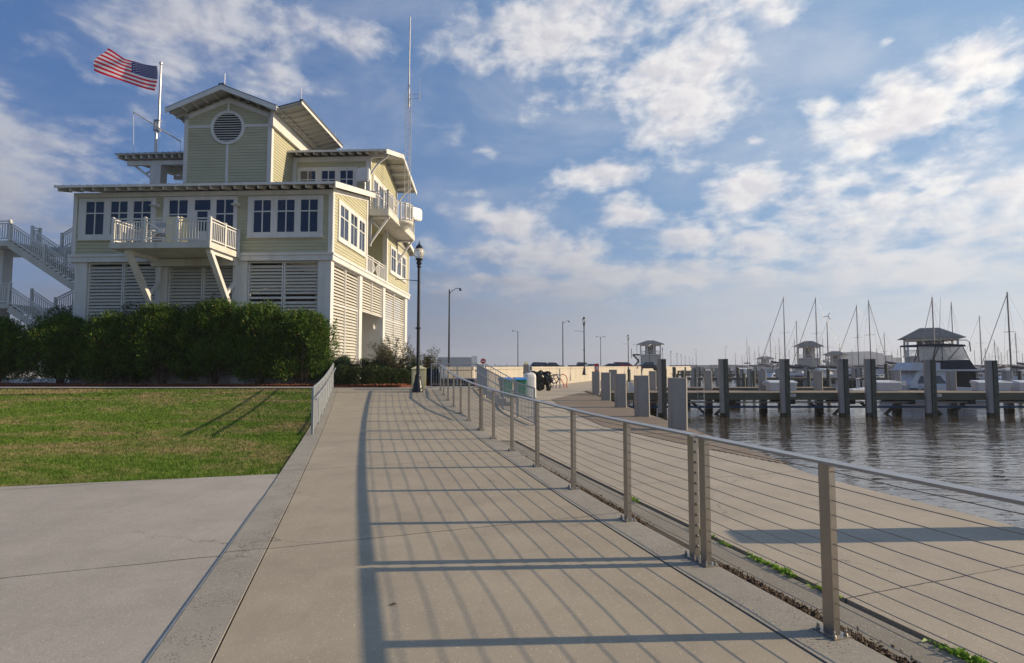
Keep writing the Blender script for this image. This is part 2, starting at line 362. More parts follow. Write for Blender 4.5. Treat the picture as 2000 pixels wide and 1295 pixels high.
def thing(name, label, cat, loc=(0,0,0), rz=0, group=None):
    o = bpy.data.objects.new(name, None); COL.objects.link(o); o.empty_display_size = .3
    o.location = loc; o.rotation_euler = (0,0,rz); o['label'] = label; o['category'] = cat
    if group: o['group'] = group
    return o
def tag(o, label, cat, group=None):
    o['label'] = label; o['category'] = cat
    if group: o['group'] = group
    return o
def struct(mb, name, m, kind='structure', label=None):
    o = mb.build(name, m); o['kind'] = kind
    if label: o['label'] = label
    return o
KIDS = {}
def kids(o): return [c for c in bpy.data.objects if c.parent == o]
def tree_of(o):
    return [(c, [(g, []) for g in kids(c)]) for c in kids(o)]
def ordw(n):
    a = ['zeroth','first','second','third','fourth','fifth','sixth','seventh','eighth','ninth','tenth','eleventh','twelfth','thirteenth','fourteenth','fifteenth','sixteenth','seventeenth','eighteenth','nineteenth']
    if n < 20: return a[n]
    t = {2:'twent',3:'thirt',4:'fort'}[n//10]; return t+'ieth' if n % 10 == 0 else t+'y-'+a[n%10]
def dup(root, spec, loc, rz, label, group=None, scale=None):
    r = root.copy(); COL.objects.link(r); r.location = loc; r.rotation_euler = (0,0,rz)
    r['label'] = label
    if group: r['group'] = group
    if scale: r.scale = scale
    for c, gs in spec:
        n = c.copy(); COL.objects.link(n); n.parent = r
        for g, _ in gs:
            q = g.copy(); COL.objects.link(q); q.parent = n
    return r
def npmesh(name, verts, faces, m, parent=None, loc=None):
    me = bpy.data.meshes.new(name); nv = len(verts); nf = len(faces); k = faces.shape[1]
    me.vertices.add(nv); me.vertices.foreach_set('co', verts.astype(np.float32).ravel())
    me.loops.add(nf*k); me.loops.foreach_set('vertex_index', faces.astype(np.int32).ravel())
    me.polygons.add(nf); me.polygons.foreach_set('loop_start', np.arange(nf, dtype=np.int32)*k)
    me.update(calc_edges=True); me.materials.append(m)
    o = bpy.data.objects.new(name, me); COL.objects.link(o)
    if parent: o.parent = parent
    if loc: o.location = loc
    return o
def grid(fn, nu, nv):
    mb = MB(); V = [fn(i/nu, j/nv) for j in range(nv+1) for i in range(nu+1)]
    return mb.add(V, [(j*(nu+1)+i, j*(nu+1)+i+1, (j+1)*(nu+1)+i+1, (j+1)*(nu+1)+i) for j in range(nv) for i in range(nu)])

# ------------------------------------------------------------------ terrain
HT = [(-20,0),(7,0),(12,.07),(15,.15),(18,.28),(21,.47),(24,.70),(26,.79),(28,.84),(400,.84)]
def hz(y):
    for (a, b), (c, d) in zip(HT, HT[1:]):
        if y <= c: return b+(d-b)*(y-a)/(c-a)
    return .84
def xr(y): return 2.01-.29*(y-3.6)+(.0020*(y-3.6)**2 if y > 3.6 else 0)
def xl(y): return -1.78-.276*(y-3.6)
PZ = -.10
def strip(name, fa, fb, y0, y1, zf, m, th=.35, n=60, kind='structure'):
    mb = MB(); V = []; Fs = []
    for j in range(n+1):
        yy = y0+(y1-y0)*j/n; a = fa(yy); b = fb(yy); zt = zf(yy)
        V += [(a,yy,zt),(b,yy,zt),(b,yy,zt-th),(a,yy,zt-th)]
    for j in range(n):
        for k in range(4): Fs.append((j*4+k, j*4+(k+1)%4, (j+1)*4+(k+1)%4, (j+1)*4+k))
    Fs += [(0,1,2,3), (n*4+3,n*4+2,n*4+1,n*4)]
    mb.add(V, Fs); return struct(mb, name, m, kind)
strip('walkway', lambda y: xl(y)+.004, lambda y: xr(y)-.345, -8, 24, hz, M['walk'])
strip('kerb_strip', lambda y: xl(y)-.36, lambda y: xl(y)-.010, -8, 24, lambda y: hz(y)+.006, M['kerb'])
strip('kerb_strip', lambda y: xr(y)-.33, lambda y: xr(y)+.06, -8, 24, lambda y: hz(y)+.006, M['kerb'])
strip('joint_bed', lambda y: xl(y)-.02, lambda y: xl(y)+.02, -8, 24, lambda y: hz(y)-.022, M['joint'], th=.2)
strip('joint_bed', lambda y: xr(y)-.36, lambda y: xr(y)-.31, -8, 24, lambda y: hz(y)-.022, M['joint'], th=.2)
strip('gravel_strip', lambda y: xr(y)+.061, lambda y: xr(y)+.22, -8, 13.5, lambda y: -.035-.04*max(0, (y-8)/6), M['soil'], th=.3)
strip('gutter', lambda y: xr(y)+.221, lambda y: xr(y)+.72, -8, 13.5, lambda y: -.115, M['gut'])
strip('joint_bed', lambda y: xr(y)+.7, lambda y: xr(y)+.79, -8, 24, lambda y: -.15, M['joint'], th=.2)
# ramp between the cable railing and the grey railing
XG = [(13.5,1.45),(15.8,.70),(18.7,-.38),(23.5,-1.45),(24.2,-1.5)]
def xg(y):
    for (a, b), (c, d) in zip(XG, XG[1:]):
        if y <= c: return b+(d-b)*(y-a)/(c-a)
    return -1.5
def rz_(y): return -.094 if y < 13.5 else -.094+(hz(y)+.094)*min(1, (y-13.5)/6.0)
strip('ramp', lambda y: xr(y)+.061, xg, 13.5, 24, rz_, M['plaza'], th=.5)
# landing + cross path
struct(MB().prism([(-4.35,24.004),(-1.15,24.004),(-1.15,27.4),(-4.1,27.4),(-4.3,26.2),(-5.2,25.75),(-8,25.55),(-8,24.004)], -.3, .70), 'landing', M['path'])
def pathp(u, v): 
    X = -60+52*u; Y = 24.3+1.25*v - .0; return (X, Y, hz(24.6)+.0+.02*v)
struct(grid(pathp, 20, 2), 'path', M['path'])
# lawn
def lawn_front(X): return 8.75+.235*(X+3.58)
def lawnp(u, v):
    Y = None; X = -40+36.0*u
    # fill up to the kerb: x right edge follows the kerb
    yf = lawn_front(X); Y = yf+(24.3-yf)*v
    Xk = xl(Y)-.36
    X = -40+(Xk+40)*u; 
    yf = lawn_front(X); Y = yf+(24.3-yf)*v
    X = min(X, xl(Y)-.361)
    return (X, Y, hz(Y)-.045)
struct(grid(lawnp, 40, 60), 'lawn_ground', M['lawn'])
def slabp(u, v):
    Y = -8+(lawn_front(-3.6)+8)*v
    X = -40+(xl(Y)-.372+40)*u
    lim = lawn_front(X); Y2 = -8+(lim+8)*v; X = -40+(xl(Y2)-.372+40)*u
    return (X, Y2, hz(Y2)-.004)
struct(grid(slabp, 24, 24), 'paved_slab', M['slab'])
strip('joint_bed', lambda y: xl(y)-.40, lambda y: xl(y)-.355, -8, 8.7, lambda y: -.02, M['joint'], th=.2)
# metal edge strip between slab and kerb
mbx = MB(); 
for j in range(40):
    a = -6+14.7*j/40; b = a+14.7/40
    mbx.hexa([(xl(a)-.377,a,-.05),(xl(a)-.366,a,-.05),(xl(b)-.366,b,-.05),(xl(b)-.377,b,-.05)], [(xl(a)-.377,a,.006),(xl(a)-.366,a,.006),(xl(b)-.366,b,.006),(xl(b)-.377,b,.006)])
struct(mbx, 'metal_edging', M['galv'])
# mulch bed
def mulchp(u, v):
    X = -60+52.0*u; Y = 25.56+4.5*v; return (X, Y, .755+.03*v+.03*math.sin(X*3.1+Y*2)+ (0 if v > 0 else -.02))
struct(grid(mulchp, 160, 10), 'mulch_bed', M['bark'])
struct(MB().prism([(-8,25.56),(-5.2,25.76),(-4.31,26.21),(-4.15,27.3),(-5.5,31),(-8,31)], .2, .77), 'mulch_bed', M['bark'])
# plaza
plz = [(xr(y)+.77, y) for y in (-8,0,3,6,9,12,16,20,24)]+[(-1.0,27.5),(-9,27.6),(-9,33.0),(-2.6,35.5),(10.5,71.5),(13.5,71.5),(9.3,52),(4.95,37.2),(4.95,30),(4.92,10.6),(4.90,9.3),(5.12,8.2),(5.42,7.1),(5.62,6.1),(5.95,4),(6.3,1),(6.8,-8)]
mb = MB(); n = len(plz)
mb.prism(plz, -2.2, PZ); struct(mb, 'plaza', M['plaza'])
# boardwalk planks
bw = [(2.07,30),(2.25,22),(2.7,16.6),(3.35,14.6),(3.9,12.9),(4.93,10.3)]
def bwl(y):
    pts = sorted([(p[1], p[0]) for p in bw]+[(37,4.4)])
    for (a, b), (c, d) in zip(pts, pts[1:]):
        if a <= y <= c: return b+(d-b)*(y-a)/(c-a)
    return 4.4
mb = MB(); y = 10.4
while y < 36.9:
    a = bwl(y+.07); h = PZ+.012+random.uniform(-.003, .004)
    mb.box(a, 5.02+random.uniform(-.01,.01), y, y+.14, PZ-.02, h); y += .152
struct(mb, 'boardwalk', M['deck'])
# land + seawall
WB = [(-9,33.0),(-2.6,35.5)]
def wl(k): return (-2.6+7.3*k, 35.5+20*k)
land = [(-140,28.4),(-9.0,28.4),(-9.0,33.1)]+[(-2.6,35.6)]+[wl(15)]+[(wl(15)[0]-34, wl(15)[1]),(-30,95),(-140,80)]
struct(MB().prism(land, -2.2, .74), 'land', M['slab'])
mb = MB()
def wallseg(p, q, L=3.0):
    p = Vector((*p, 0)); q = Vector((*q, 0)); d = q-p; n = max(1, int(d.length/L)); t = d.normalized(); nn = Vector((t.y, -t.x, 0))
    for i in range(n):
        a = p+d*(i/n)+t*.012; b = p+d*((i+1)/n)-t*.012; o = nn*.12; e = nn*.18
        mb.hexa([(*(a-o).xy,-2.2),(*(a+o).xy,-2.2),(*(b+o).xy,-2.2),(*(b-o).xy,-2.2)], [(*(a-o).xy,1.44),(*(a+o).xy,1.44),(*(b+o).xy,1.44),(*(b-o).xy,1.44)])
    a, b = p, q; o = nn*.10
    mb.hexa([(*(a-o).xy,-2.2),(*(a+o).xy,-2.2),(*(b+o).xy,-2.2),(*(b-o).xy,-2.2)], [(*(a-o).xy,1.43),(*(a+o).xy,1.43),(*(b+o).xy,1.43),(*(b-o).xy,1.43)])
    e = nn*.17
    mb.hexa([(*(a-e).xy,1.44),(*(a+e).xy,1.44),(*(b+e).xy,1.44),(*(b-e).xy,1.44)], [(*(a-e).xy,1.62),(*(a+e).xy,1.62),(*(b+e).xy,1.62),(*(b-e).xy,1.62)])
wallseg(WB[0], WB[1]); wallseg(WB[1], wl(14))
tag(mb.build('seawall', M['wallc']), 'long pale concrete seawall with vertical panel joints running into the distance', 'wall')
# water
mb = MB().add([(-6000,-60,-1.5),(6000,-60,-1.5),(6000,9000,-1.5),(-6000,9000,-1.5)], [(0,1,2,3)])
struct(mb, 'water', M['water'])

# ------------------------------------------------------------------ grass
def in_lawn(X, Y): return (Y > lawn_front(X)-.035*RNG.random(len(X))) & (Y < 24.28) & (X < (-1.78-.276*(Y-3.6))-.37+.03*RNG.random(len(X)))
N = 420000
u = RNG.random(N); Y = 1/(1/6.2+(1/24.3-1/6.2)*RNG.random(N)**.8)
hw = Y*(1010/1100.)
X = -hw*RNG.random(N)-1.0
ok = in_lawn(X, Y); X = X[ok]; Y = Y[ok]; n = len(X)
H = np.interp(Y, [a for a, b in HT], [b for a, b in HT])-.05
th = RNG.random(n)*2*np.pi; L = (.028+.040*RNG.random(n)); wd = .0042+.0006*Y
ln = RNG.normal(0, .6, (n, 2))
P0 = np.stack([X-np.cos(th)*wd, Y-np.sin(th)*wd, H], 1); P1 = np.stack([X+np.cos(th)*wd, Y+np.sin(th)*wd, H], 1)
P2 = np.stack([X+ln[:,0]*L, Y+ln[:,1]*L, H+L], 1)
V = np.stack([P0,P1,P2], 1).reshape(-1, 3); Fc = np.arange(n*3).reshape(-1, 3)
g = npmesh('grass', V, Fc, M['blade']); g['kind'] = 'stuff'; g['label'] = 'patchy green and straw coloured lawn grass'; g['category'] = 'grass'

# chips of bark in the gravel strip
def chips(name, m, pts, size, label):
    n = len(pts); q = RNG.normal(0, 1, (n, 3, 3)); 
    V = pts[:, None, :]+q*size[:, None, None]; 
    V = np.concatenate([V, pts[:, None, :]+RNG.normal(0, 1, (n, 1, 3))*size[:, None, None]], 1)
    base = np.arange(n)[:, None]*4
    Fc = np.concatenate([base+np.array([0,1,2]), base+np.array([0,2,3]), base+np.array([0,3,1]), base+np.array([1,3,2])], 0)
    o = npmesh(name, V.reshape(-1, 3), Fc, m); o['kind'] = 'stuff'; o['label'] = label; return o
n = 9000; Y = 1.5+9.5*RNG.random(n)**1.5; X = np.array([xr(a) for a in Y])+.085+np.abs(RNG.normal(0, .055, n))
dens = (np.sin(Y*1.9)+np.sin(Y*.83+1)*1.2) > -1.0; X = X[dens]; Y = Y[dens]
chips('bark_debris', M['chips'], np.stack([X, Y, -.03+.02*RNG.random(len(X))], 1), np.full(len(X), .009), 'dark bark chips and grit gathered along the kerb')
n = 14000; Y = 25.6+1.5*RNG.random(n)**1.6; X = -26+21*RNG.random(n)
chips('bark_mulch', M['bark'], np.stack([X, Y, .79+.03*RNG.random(n)], 1), np.full(n, .028), 'red bark mulch along the planting bed')
# ------------------------------------------------------------------ cable railings
def cable_rail(ys, label, doubles=()):
    """square posts on the kerb edge; ys = post depths"""
    y0 = (ys[0]+ys[-1])/2
    rt = thing('cable_railing', label, 'railing', (xr(ys[0]), ys[0], hz(ys[0])), 0, 'stainless cable railing sections along the walkway')
    o = Vector(rt.location)
    def L(x, y, z): return (x-o.x, y-o.y, z-o.z)
    for yy in ys:
        x = xr(yy)-.01; z = hz(yy)
        d = Vector((xr(yy+.1)-xr(yy-.1), .2, 0)).normalized(); nn = Vector((d.y, -d.x, 0))
        c = Vector(L(x, yy, z)); a = nn*.024; b = d*.042
        mb = MB(); lo = [c-a-b, c+a-b, c+a+b, c-a+b]; top = Vector((0,0,1.055))
        mb.hexa(lo, [k+top for k in lo])
        p = mb.build('post', M['steel'], rt)
        mb = MB(); a2 = nn*.065; b2 = d*.085; lo = [c-a2-b2, c+a2-b2, c+a2+b2, c-a2+b2]
        mb.hexa([k+Vector((0,0,.004)) for k in lo], [k+Vector((0,0,.016)) for k in lo])
        for sa in (-1, 1):
            for sb in (-1, 1):
                q = c+nn*.045*sa+d*.062*sb
                mb.lathe([(.014,.012),(.014,.026),(.009,.030),(.008,.048),(.002,.052)], 8, q)
        mb.build('base_plate', M['steel'], p)
    seg = list(np.linspace(ys[0]-.05, ys[-1]+.05, 24))
    mb = MB()
    V = []; Fs = []
    for yy in seg:
        x = xr(yy)-.01; z = hz(yy)
        d = Vector((xr(yy+.1)-xr(yy-.1), .2, 0)).normalized(); nn = Vector((d.y, -d.x, 0))*.052
        c = Vector(L(x, yy, z+1.055)); 
        V += [c-nn, c+nn, c+nn+Vector((0,0,.018)), c-nn+Vector((0,0,.018))]
    for j in range(len(seg)-1):
        for k in range(4): Fs.append((j*4+k, j*4+(k+1)%4, (j+1)*4+(k+1)%4, (j+1)*4+k))
    e = (len(seg)-1)*4; Fs += [(3,2,1,0), (e,e+1,e+2,e+3)]
    mb.add(V, Fs).build('top_rail', M['cap'], rt)
    for k in range(11):
        zc = .115+.0895*k
        mb = MB(); pts = []
        for a, b in zip(ys, ys[1:]):
            for j in range(3):
                yy = a+(b-a)*j/3; sag = .006*math.sin(math.pi*j/3)
                pts.append(L(xr(yy)-.01, yy, hz(yy)+zc-sag))
        pts.append(L(xr(ys[-1])-.01, ys[-1], hz(ys[-1])+zc))
        mb.tube(pts, .0030, 6).build('cable', M['cable'], rt, smooth=True)
    for yy, sgn in doubles:      # cable end nuts on the terminal posts
        mb = MB(); x = xr(yy)-.01
        d = Vector((xr(yy+.1)-xr(yy-.1), .2, 0)).normalized()
        for k in range(11):
            c = Vector(L(x, yy, hz(yy)+.115+.0895*k)); 
            MB().tube([c+d*sgn*.042, c+d*sgn*.053, c+d*sgn*.060], [.011,.011,.005], 8).build('cable_nut', M['steel'], rt)
    return rt
def ysolve(px):
    lo, hi = .5, 30
    for _ in range(50):
        m_ = (lo+hi)/2
        # px of post decreases with depth
        c = xr(m_)/m_*FPX*1.0+1000
        if c > px: lo = m_
        else: hi = m_
    return lo
near = [.75, 2.22, 3.62, 4.86]
cable_rail(near, 'nearest section of the stainless cable railing, running out of the picture at lower right', [(4.86, 1)])
mid = [5.02]+[ysolve(p) for p in (1224, 1120, 1050, 1001, 965)]+[13.72]
cable_rail(mid, 'middle section of the stainless cable railing, between the two pairs of doubled posts', [(5.02, -1), (13.72, 1)])
far = [13.9]+[15.55, 17.1, 18.75, 20.4, 22.0, 23.5]
cable_rail(far, 'farthest section of the stainless cable railing, rising to the landing by the black lamp post', [(13.9, -1)])

# ------------------------------------------------------------------ galvanised picket railings
def picket_rail(pts, label, hand=None, h=1.07, post=1.55, name='picket_railing', zbot=.10, side=1, m='galv'):
    o = Vector(pts[0]); rt = thing(name, label, 'railing', pts[0], 0)
    P = [Vector(p)-o for p in pts]; up = Vector((0,0,1))
    bal = MB()
    for a, b in zip(P, P[1:]):
        d = b-a; L = Vector((d.x, d.y, 0)).length; n = max(1, round(L/post))
        for i in range(n+(1 if b is P[-1] else 0)):
            c = a+d*(i/n); MB().box(c.x-.024, c.x+.024, c.y-.024, c.y+.024, c.z, c.z+h).build('post', M[m], rt)
        k = max(2, int(L/.115))
        for i in range(1, k):
            c = a+d*(i/k); bal.box(c.x-.008, c.x+.008, c.y-.008, c.y+.008, c.z+zbot, c.z+h-.02)
    bal.build('balusters', M[m], rt)
    mb = MB(); mb.tube([p+up*h for p in P], .024, 8); mb.build('top_rail', M[m], rt, smooth=True)
    mb = MB(); 
    for a, b in zip(P, P[1:]): mb.beam(a+up*zbot, b+up*zbot, .03, .03)
    mb.build('bottom_rail', M[m], rt)
    if hand:
        mb = MB(); d = (P[-1]-P[0]); nn = Vector((d.y, -d.x, 0)).normalized()*.09*side
        e = d.normalized()*.28
        pts2 = [P[0]+up*hand-e+nn-up*.03]+[p+up*hand+nn for p in P]+[P[-1]+up*hand+e+nn]
        mb.tube(pts2, .021, 8)
        mb.build('handrail', M[m], rt, smooth=True)
        mb = MB()
        for a, b in zip(P, P[1:]):
            n = max(1, round((b-a).length/post))
            for i in range(n+1):
                c = a+(b-a)*(i/n)+up*(hand-.07); mb.tube([c, c+nn*.8, c+nn+up*.05], .008, 6)
        mb.build('handrail_bracket', M[m], rt)
    return rt
def lk(y): return (xl(y)-.20, y, hz(y)+.006)
picket_rail([lk(13.05), lk(15), lk(18), lk(21), lk(24.2)], 'grey picket railing with a handrail on the left kerb beside the lawn', .86, side=1)
picket_rail([(.63,15.85,-.02), (-.30,18.55,.20), (-.95,21.2,.47), (-1.5,24.3,.70), (-1.45,27.2,.70)], 'long sloping grey picket railing with a handrail right of the cable railing', .80, side=-1, post=1.9)
picket_rail([(-3.9,27.3,.70), (-1.4,27.35,.70)], 'short level grey picket railing at the far end of the landing, before the black pickup')
picket_rail([(-1.25,26.9,.70), (.15,26.9,-.08)], 'short steep grey stair railing behind the long sloping railing', None, post=1.2)
st = thing('concrete_steps', 'short flight of concrete steps going down from the landing to the plaza', 'steps', (-1.15, 25.2, PZ))
mb = MB()
for k in range(4): mb.box(.30*k, .30*k+.302, 0, 1.6, -.2, .64-.16*k)
mb.build('treads', M['path'], st)

# ------------------------------------------------------------------ harbour building
BA = -R(2.7); BO = (-8.9, 27.5, 0)
hb = thing('harbor_building', 'three storey pale yellow clapboard building with balconies and gabled tower on a louvered base', 'building', BO, BA)
BM = Matrix.Translation(BO) @ Matrix.Rotation(BA, 4, 'Z')
def bw_(p): return BM @ Vector(p)
def fF(t0): return lambda u, v, w: (u, t0-w, v)          # front-facing plane at local y=t0
def fR(x0): return lambda u, v, w: (x0+w, u, v)          # right-facing plane at local x=x0
def fb_(mb, f, u0, u1, v0, v1, w0, w1):
    a = f(u0, v0, w0); b = f(u1, v1, w1)
    return mb.box(min(a[0],b[0]), max(a[0],b[0]), min(a[1],b[1]), max(a[1],b[1]), min(a[2],b[2]), max(a[2],b[2]))
def siding(mb, f, u0, u1, v0, v1, topfn=None, pitch=.165):
    v = v0
    while v < v1-.01:
        t = min(v+pitch, v1)
        a, b = u0, u1
        if topfn:
            r = topfn(v+.5*pitch)
            if not r: break
            a, b = max(u0, r[0]), min(u1, r[1])
            if b-a < .02: break
        o = .030
        V = [f(a,v,o), f(b,v,o), f(b,t,.004), f(a,t,.004), f(a,v,0), f(b,v,0)]
        mb.add(V, [(0,1,2,3), (4,5,1,0)]); v = t
def window(f, u0, u1, v0, v1, rows=(.64,), parent=hb, door=False):
    fr = MB(); w = .045
    for (a, b, c, d) in ((u0,u0+w,v0,v1),(u1-w,u1,v0,v1),(u0+w,u1-w,v0,v0+w),(u0+w,u1-w,v1-w,v1)):
        fb_(fr, f, a, b, c, d, .0, .062)
    um = (u0+u1)/2; vm = v0+(v1-v0)*rows[0]
    if not door: fb_(fr, f, um-.028, um+.028, v0+w, v1-w, 0, .055)
    fb_(fr, f, u0+w, u1-w, vm-.028, vm+.028, 0, .058)
    wf = fr.build('door' if door else 'window', M['white'], parent)
    pn = MB(); fb_(pn, f, u0+w, u1-w, v0+w, v1-w, .010, .034); pn.build('pane', M['glass'], wf)
    if door:
        MB_ = MB(); fb_(MB_, f, u0+w, u0+w+.14, v0+w, vm-.03, .03, .056); fb_(MB_, f, u1-w-.14, u1-w, v0+w, vm-.03, .03, .056); fb_(MB_, f, u0+w, u1-w, v0+w, v0+.5, .03, .054)
        MB_.build('door_leaf', M['white'], wf)
    return wf
def wgroup(f, us, v0, v1, tu0, tu1, tv0, tv1, rows=(.64,)):
    """trim board round a group of windows: uprights and head/sill proud of the wall"""
    tr = MB()
    fb_(tr, f, tu0, tu1, tv0, v0, .0, .075); fb_(tr, f, tu0, tu1, v1, tv1, .0, .075)
    edges = [tu0]+[e for u in us for e in u]+[tu1]
    for i in range(0, len(edges), 2): fb_(tr, f, edges[i], edges[i+1], v0, v1, 0, .080)
    fb_(tr, f, tu0-.05, tu1+.05, tv0-.05, tv0, 0, .12)
    tr.build('window_trim', M['white'], hb)
    for u in us: window(f, u[0], u[1], v0, v1, (.72,) if u[0] == -7.04 else rows, door=u[0] == -7.04)
W2 = 13.3; D2 = 16.4; Z0, Z1, Z2 = .70, 7.26, 10.42
slope = .222
# near-black fill painting the unlit ground storey interior, and main solid walls
MB().box(-W2+.9, -2.6, .6, D2-.9, Z0, 6.85).build('dark_interior_fill', M['dark'], hb)
MB().box(-W2+.15, -W2+.25, .3, D2-.2, Z0, 6.85).build('side_wall', M['white'], hb)
wall = MB()
wall.add([(-W2,0,Z1),(0,0,Z1),(0,0,Z2),(-W2,0,Z2)], [(0,1,2,3)])
def sidepoly(x, t0, t1, z0, zf): 
    return [(x,t0,z0),(x,t1,z0),(x,t1,zf(t1)),(x,t0,zf(t0))]
rz2 = lambda t: Z2+slope*min(t, D2-t)
wall.add([(0,0,Z1),(0,5.6,Z1),(0,5.6,rz2(5.6)),(0,0,Z2)], [(0,1,2,3)])
wall.add([(0,9.95,Z1),(0,D2,Z1),(0,D2,Z2),(0,13.4,rz2(13.4)),(0,9.95,11.0)], [(0,1,2,3,4)])
wall.add([(-W2,0,Z1),(-W2,D2,Z1),(-W2,D2,Z2),(-W2,0,Z2)], [(0,1,2,3)])
wall.add([(-W2,D2,Z1),(0,D2,Z1),(0,D2,Z2),(-W2,D2,Z2)], [(0,1,2,3)])
# porch recess
wall.add([(0,5.6,Z1),(-3,5.6,Z1),(-3,5.6,11),(0,5.6,11)], [(0,1,2,3)])
wall.add([(-3,5.6,Z1),(-3,9.95,Z1),(-3,9.95,11),(-3,5.6,11)], [(0,1,2,3)])
wall.add([(0,9.95,Z1),(-3,9.95,Z1),(-3,9.95,11),(0,9.95,11)], [(0,1,2,3)])
wall.build('wall', M['sid'], hb)
sd_ = MB(); siding(sd_, fF(0), -W2+.16, -.16, Z1, 10.22); sd_.build('siding', M['sid'], hb)
sd_ = MB()
lim = lambda v: (0 if v < Z2-.05 else (v-Z2)/slope+.1, 99)
siding(sd_, fR(0), .16, 5.42, Z1, 11.6, lim); sd_.build('siding', M['sid'], hb); sd_ = MB()
lim2 = lambda v: (0, D2 if v < Z2-.05 else D2-(v-Z2)/slope-.1)
siding(sd_, fR(0), 10.15, D2-.16, Z1, 11.3, lim2); sd_.build('siding', M['sid'], hb); sd_ = MB()
siding(sd_, fF(9.93), -2.98, -.05, Z1, 10.9)
sd_.build('siding', M['sid'], hb)
f0 = fF(0); r0 = fR(0)
# trims
class Pieces:
    '''every trim board becomes a part of its own'''
    def __init__(s, name): s.name = name
    def _b(s, m): m.build(s.name, M['white'], hb)
    def box(s, *a): s._b(MB().box(*a)); return s
    def hexa(s, *a): s._b(MB().hexa(*a)); return s
    def build(s, *a): pass
tr = Pieces('corner_trim')
for a, b in ((-W2-.02,-W2+.18),(-.18,.035)): fb_(tr, f0, a, b, Z1, 10.2, -.01, .05)
fb_(tr, f0, -W2-.02, .035, 10.2, 10.42, 0, .055)
fb_(tr, r0, -.03, .18, Z1, 10.3, -.03, .055)
fb_(tr, r0, 5.42, 5.66, Z1, 11.6, -.03, .05); fb_(tr, r0, 9.9, 10.14, Z1, 11.2, -.25, .05); fb_(tr, r0, D2-.18, D2+.02, Z1, 10.4, -.02, .05)
for s in (0, 1):   # raking frieze boards
    a = (.0, 10.24) if not s else (D2, 10.24); b = (5.7, 10.24+slope*5.7) if not s else (13.2, 10.24+slope*3.2)
    tr.hexa([(0,a[0],a[1]),(.05,a[0],a[1]),(.05,b[0],b[1]),(0,b[0],b[1])], [(0,a[0],a[1]+.24),(.05,a[0],a[1]+.24),(.05,b[0],b[1]+.24),(0,b[0],b[1]+.24)])
tr.build('corner_trim', M['white'], hb)
bd = MB(); bd.box(-W2-.10, .10, -.10, D2+.1, 6.88, 7.14); bd.box(-W2-.15, .15, -.15, D2+.15, 7.14, 7.26)
bd.build('floor_band', M['white'], hb)
# ground storey: columns and louver bays
def column(a, b, c, d, z1=6.88): MB().box(a, b, c, d, Z0-.1, z1).build('column', M['white'], hb)
column(-13.15,-12.52,0.02,.5); column(-8.95,-8.34,.02,.5); column(-4.93,-4.26,.02,.5); column(-.66,-.02,.02,.42)
column(-.4,-.02,4.5,5.0); column(-.45,-.02,9.4,9.9); column(-.4,-.02,15.5,16.2)
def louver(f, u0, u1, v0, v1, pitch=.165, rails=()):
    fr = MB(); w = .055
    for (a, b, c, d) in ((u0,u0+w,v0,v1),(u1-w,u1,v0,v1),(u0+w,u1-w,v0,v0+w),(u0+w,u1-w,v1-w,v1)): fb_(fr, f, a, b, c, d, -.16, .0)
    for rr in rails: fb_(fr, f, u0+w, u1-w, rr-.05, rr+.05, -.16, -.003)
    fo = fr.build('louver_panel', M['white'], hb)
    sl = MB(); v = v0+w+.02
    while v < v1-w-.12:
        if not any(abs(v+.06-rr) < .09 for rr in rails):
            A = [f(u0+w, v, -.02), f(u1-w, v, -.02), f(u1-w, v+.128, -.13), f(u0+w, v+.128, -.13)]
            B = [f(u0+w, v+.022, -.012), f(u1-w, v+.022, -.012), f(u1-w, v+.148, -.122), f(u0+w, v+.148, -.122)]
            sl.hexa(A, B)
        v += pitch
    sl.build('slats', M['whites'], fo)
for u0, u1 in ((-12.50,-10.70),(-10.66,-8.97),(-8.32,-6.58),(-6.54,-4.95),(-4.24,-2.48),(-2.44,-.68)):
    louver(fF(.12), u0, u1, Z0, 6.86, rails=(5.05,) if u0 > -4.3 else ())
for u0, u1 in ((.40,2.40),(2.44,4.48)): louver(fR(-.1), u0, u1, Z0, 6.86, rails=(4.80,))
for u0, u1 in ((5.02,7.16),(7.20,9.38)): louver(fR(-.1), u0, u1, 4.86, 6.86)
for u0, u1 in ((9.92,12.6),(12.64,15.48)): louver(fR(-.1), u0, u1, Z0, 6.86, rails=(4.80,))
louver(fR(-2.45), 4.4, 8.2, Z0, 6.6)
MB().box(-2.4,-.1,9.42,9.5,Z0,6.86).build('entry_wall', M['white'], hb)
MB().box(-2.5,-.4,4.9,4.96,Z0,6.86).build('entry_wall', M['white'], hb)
wl_ = MB(); wl_.lathe([(.02,0),(.12,.03),(.13,.12),(.09,.26),(.03,.30)], 12, (-.62,9.25,4.05)); wl_.beam((-.62,9.25,4.3),(-.62,9.42,4.5),.05,.05); wl_.build('wall_lamp', M['white'], hb)
# windows, second floor front
wgroup(f0, [(-12.68,-11.66),(-11.38,-10.43),(-10.2,-9.22)], 8.24, 10.0, -13.0, -9.0, 8.02, 10.12)
wgroup(f0, [(-8.35,-7.32),(-7.04,-6.14),(-5.93,-4.96)], 7.90, 10.02, -8.6, -4.8, 7.75, 10.14)
wgroup(f0, [(-4.0,-3.05),(-2.8,-1.85),(-1.62,-.68)], 8.26, 9.97, -4.26, -.46, 8.06, 10.12)
wgroup(r0, [(.95,2.2),(2.55,3.65),(4.0,5.0)], 8.25, 10.0, .72, 5.2, 8.05, 10.18)
wgroup(r0, [(10.95,12.2),(12.55,13.7),(14.05,15.15)], 8.25, 9.85, 10.75, 15.35, 8.05, 10.0)
window(fF(9.91), -2.3, -1.2, 7.3, 9.6, (.75,), door=True)
MB().box(-3,0,5.6,9.95,10.95,11.02).build('porch_ceiling', M['roofw'], hb)
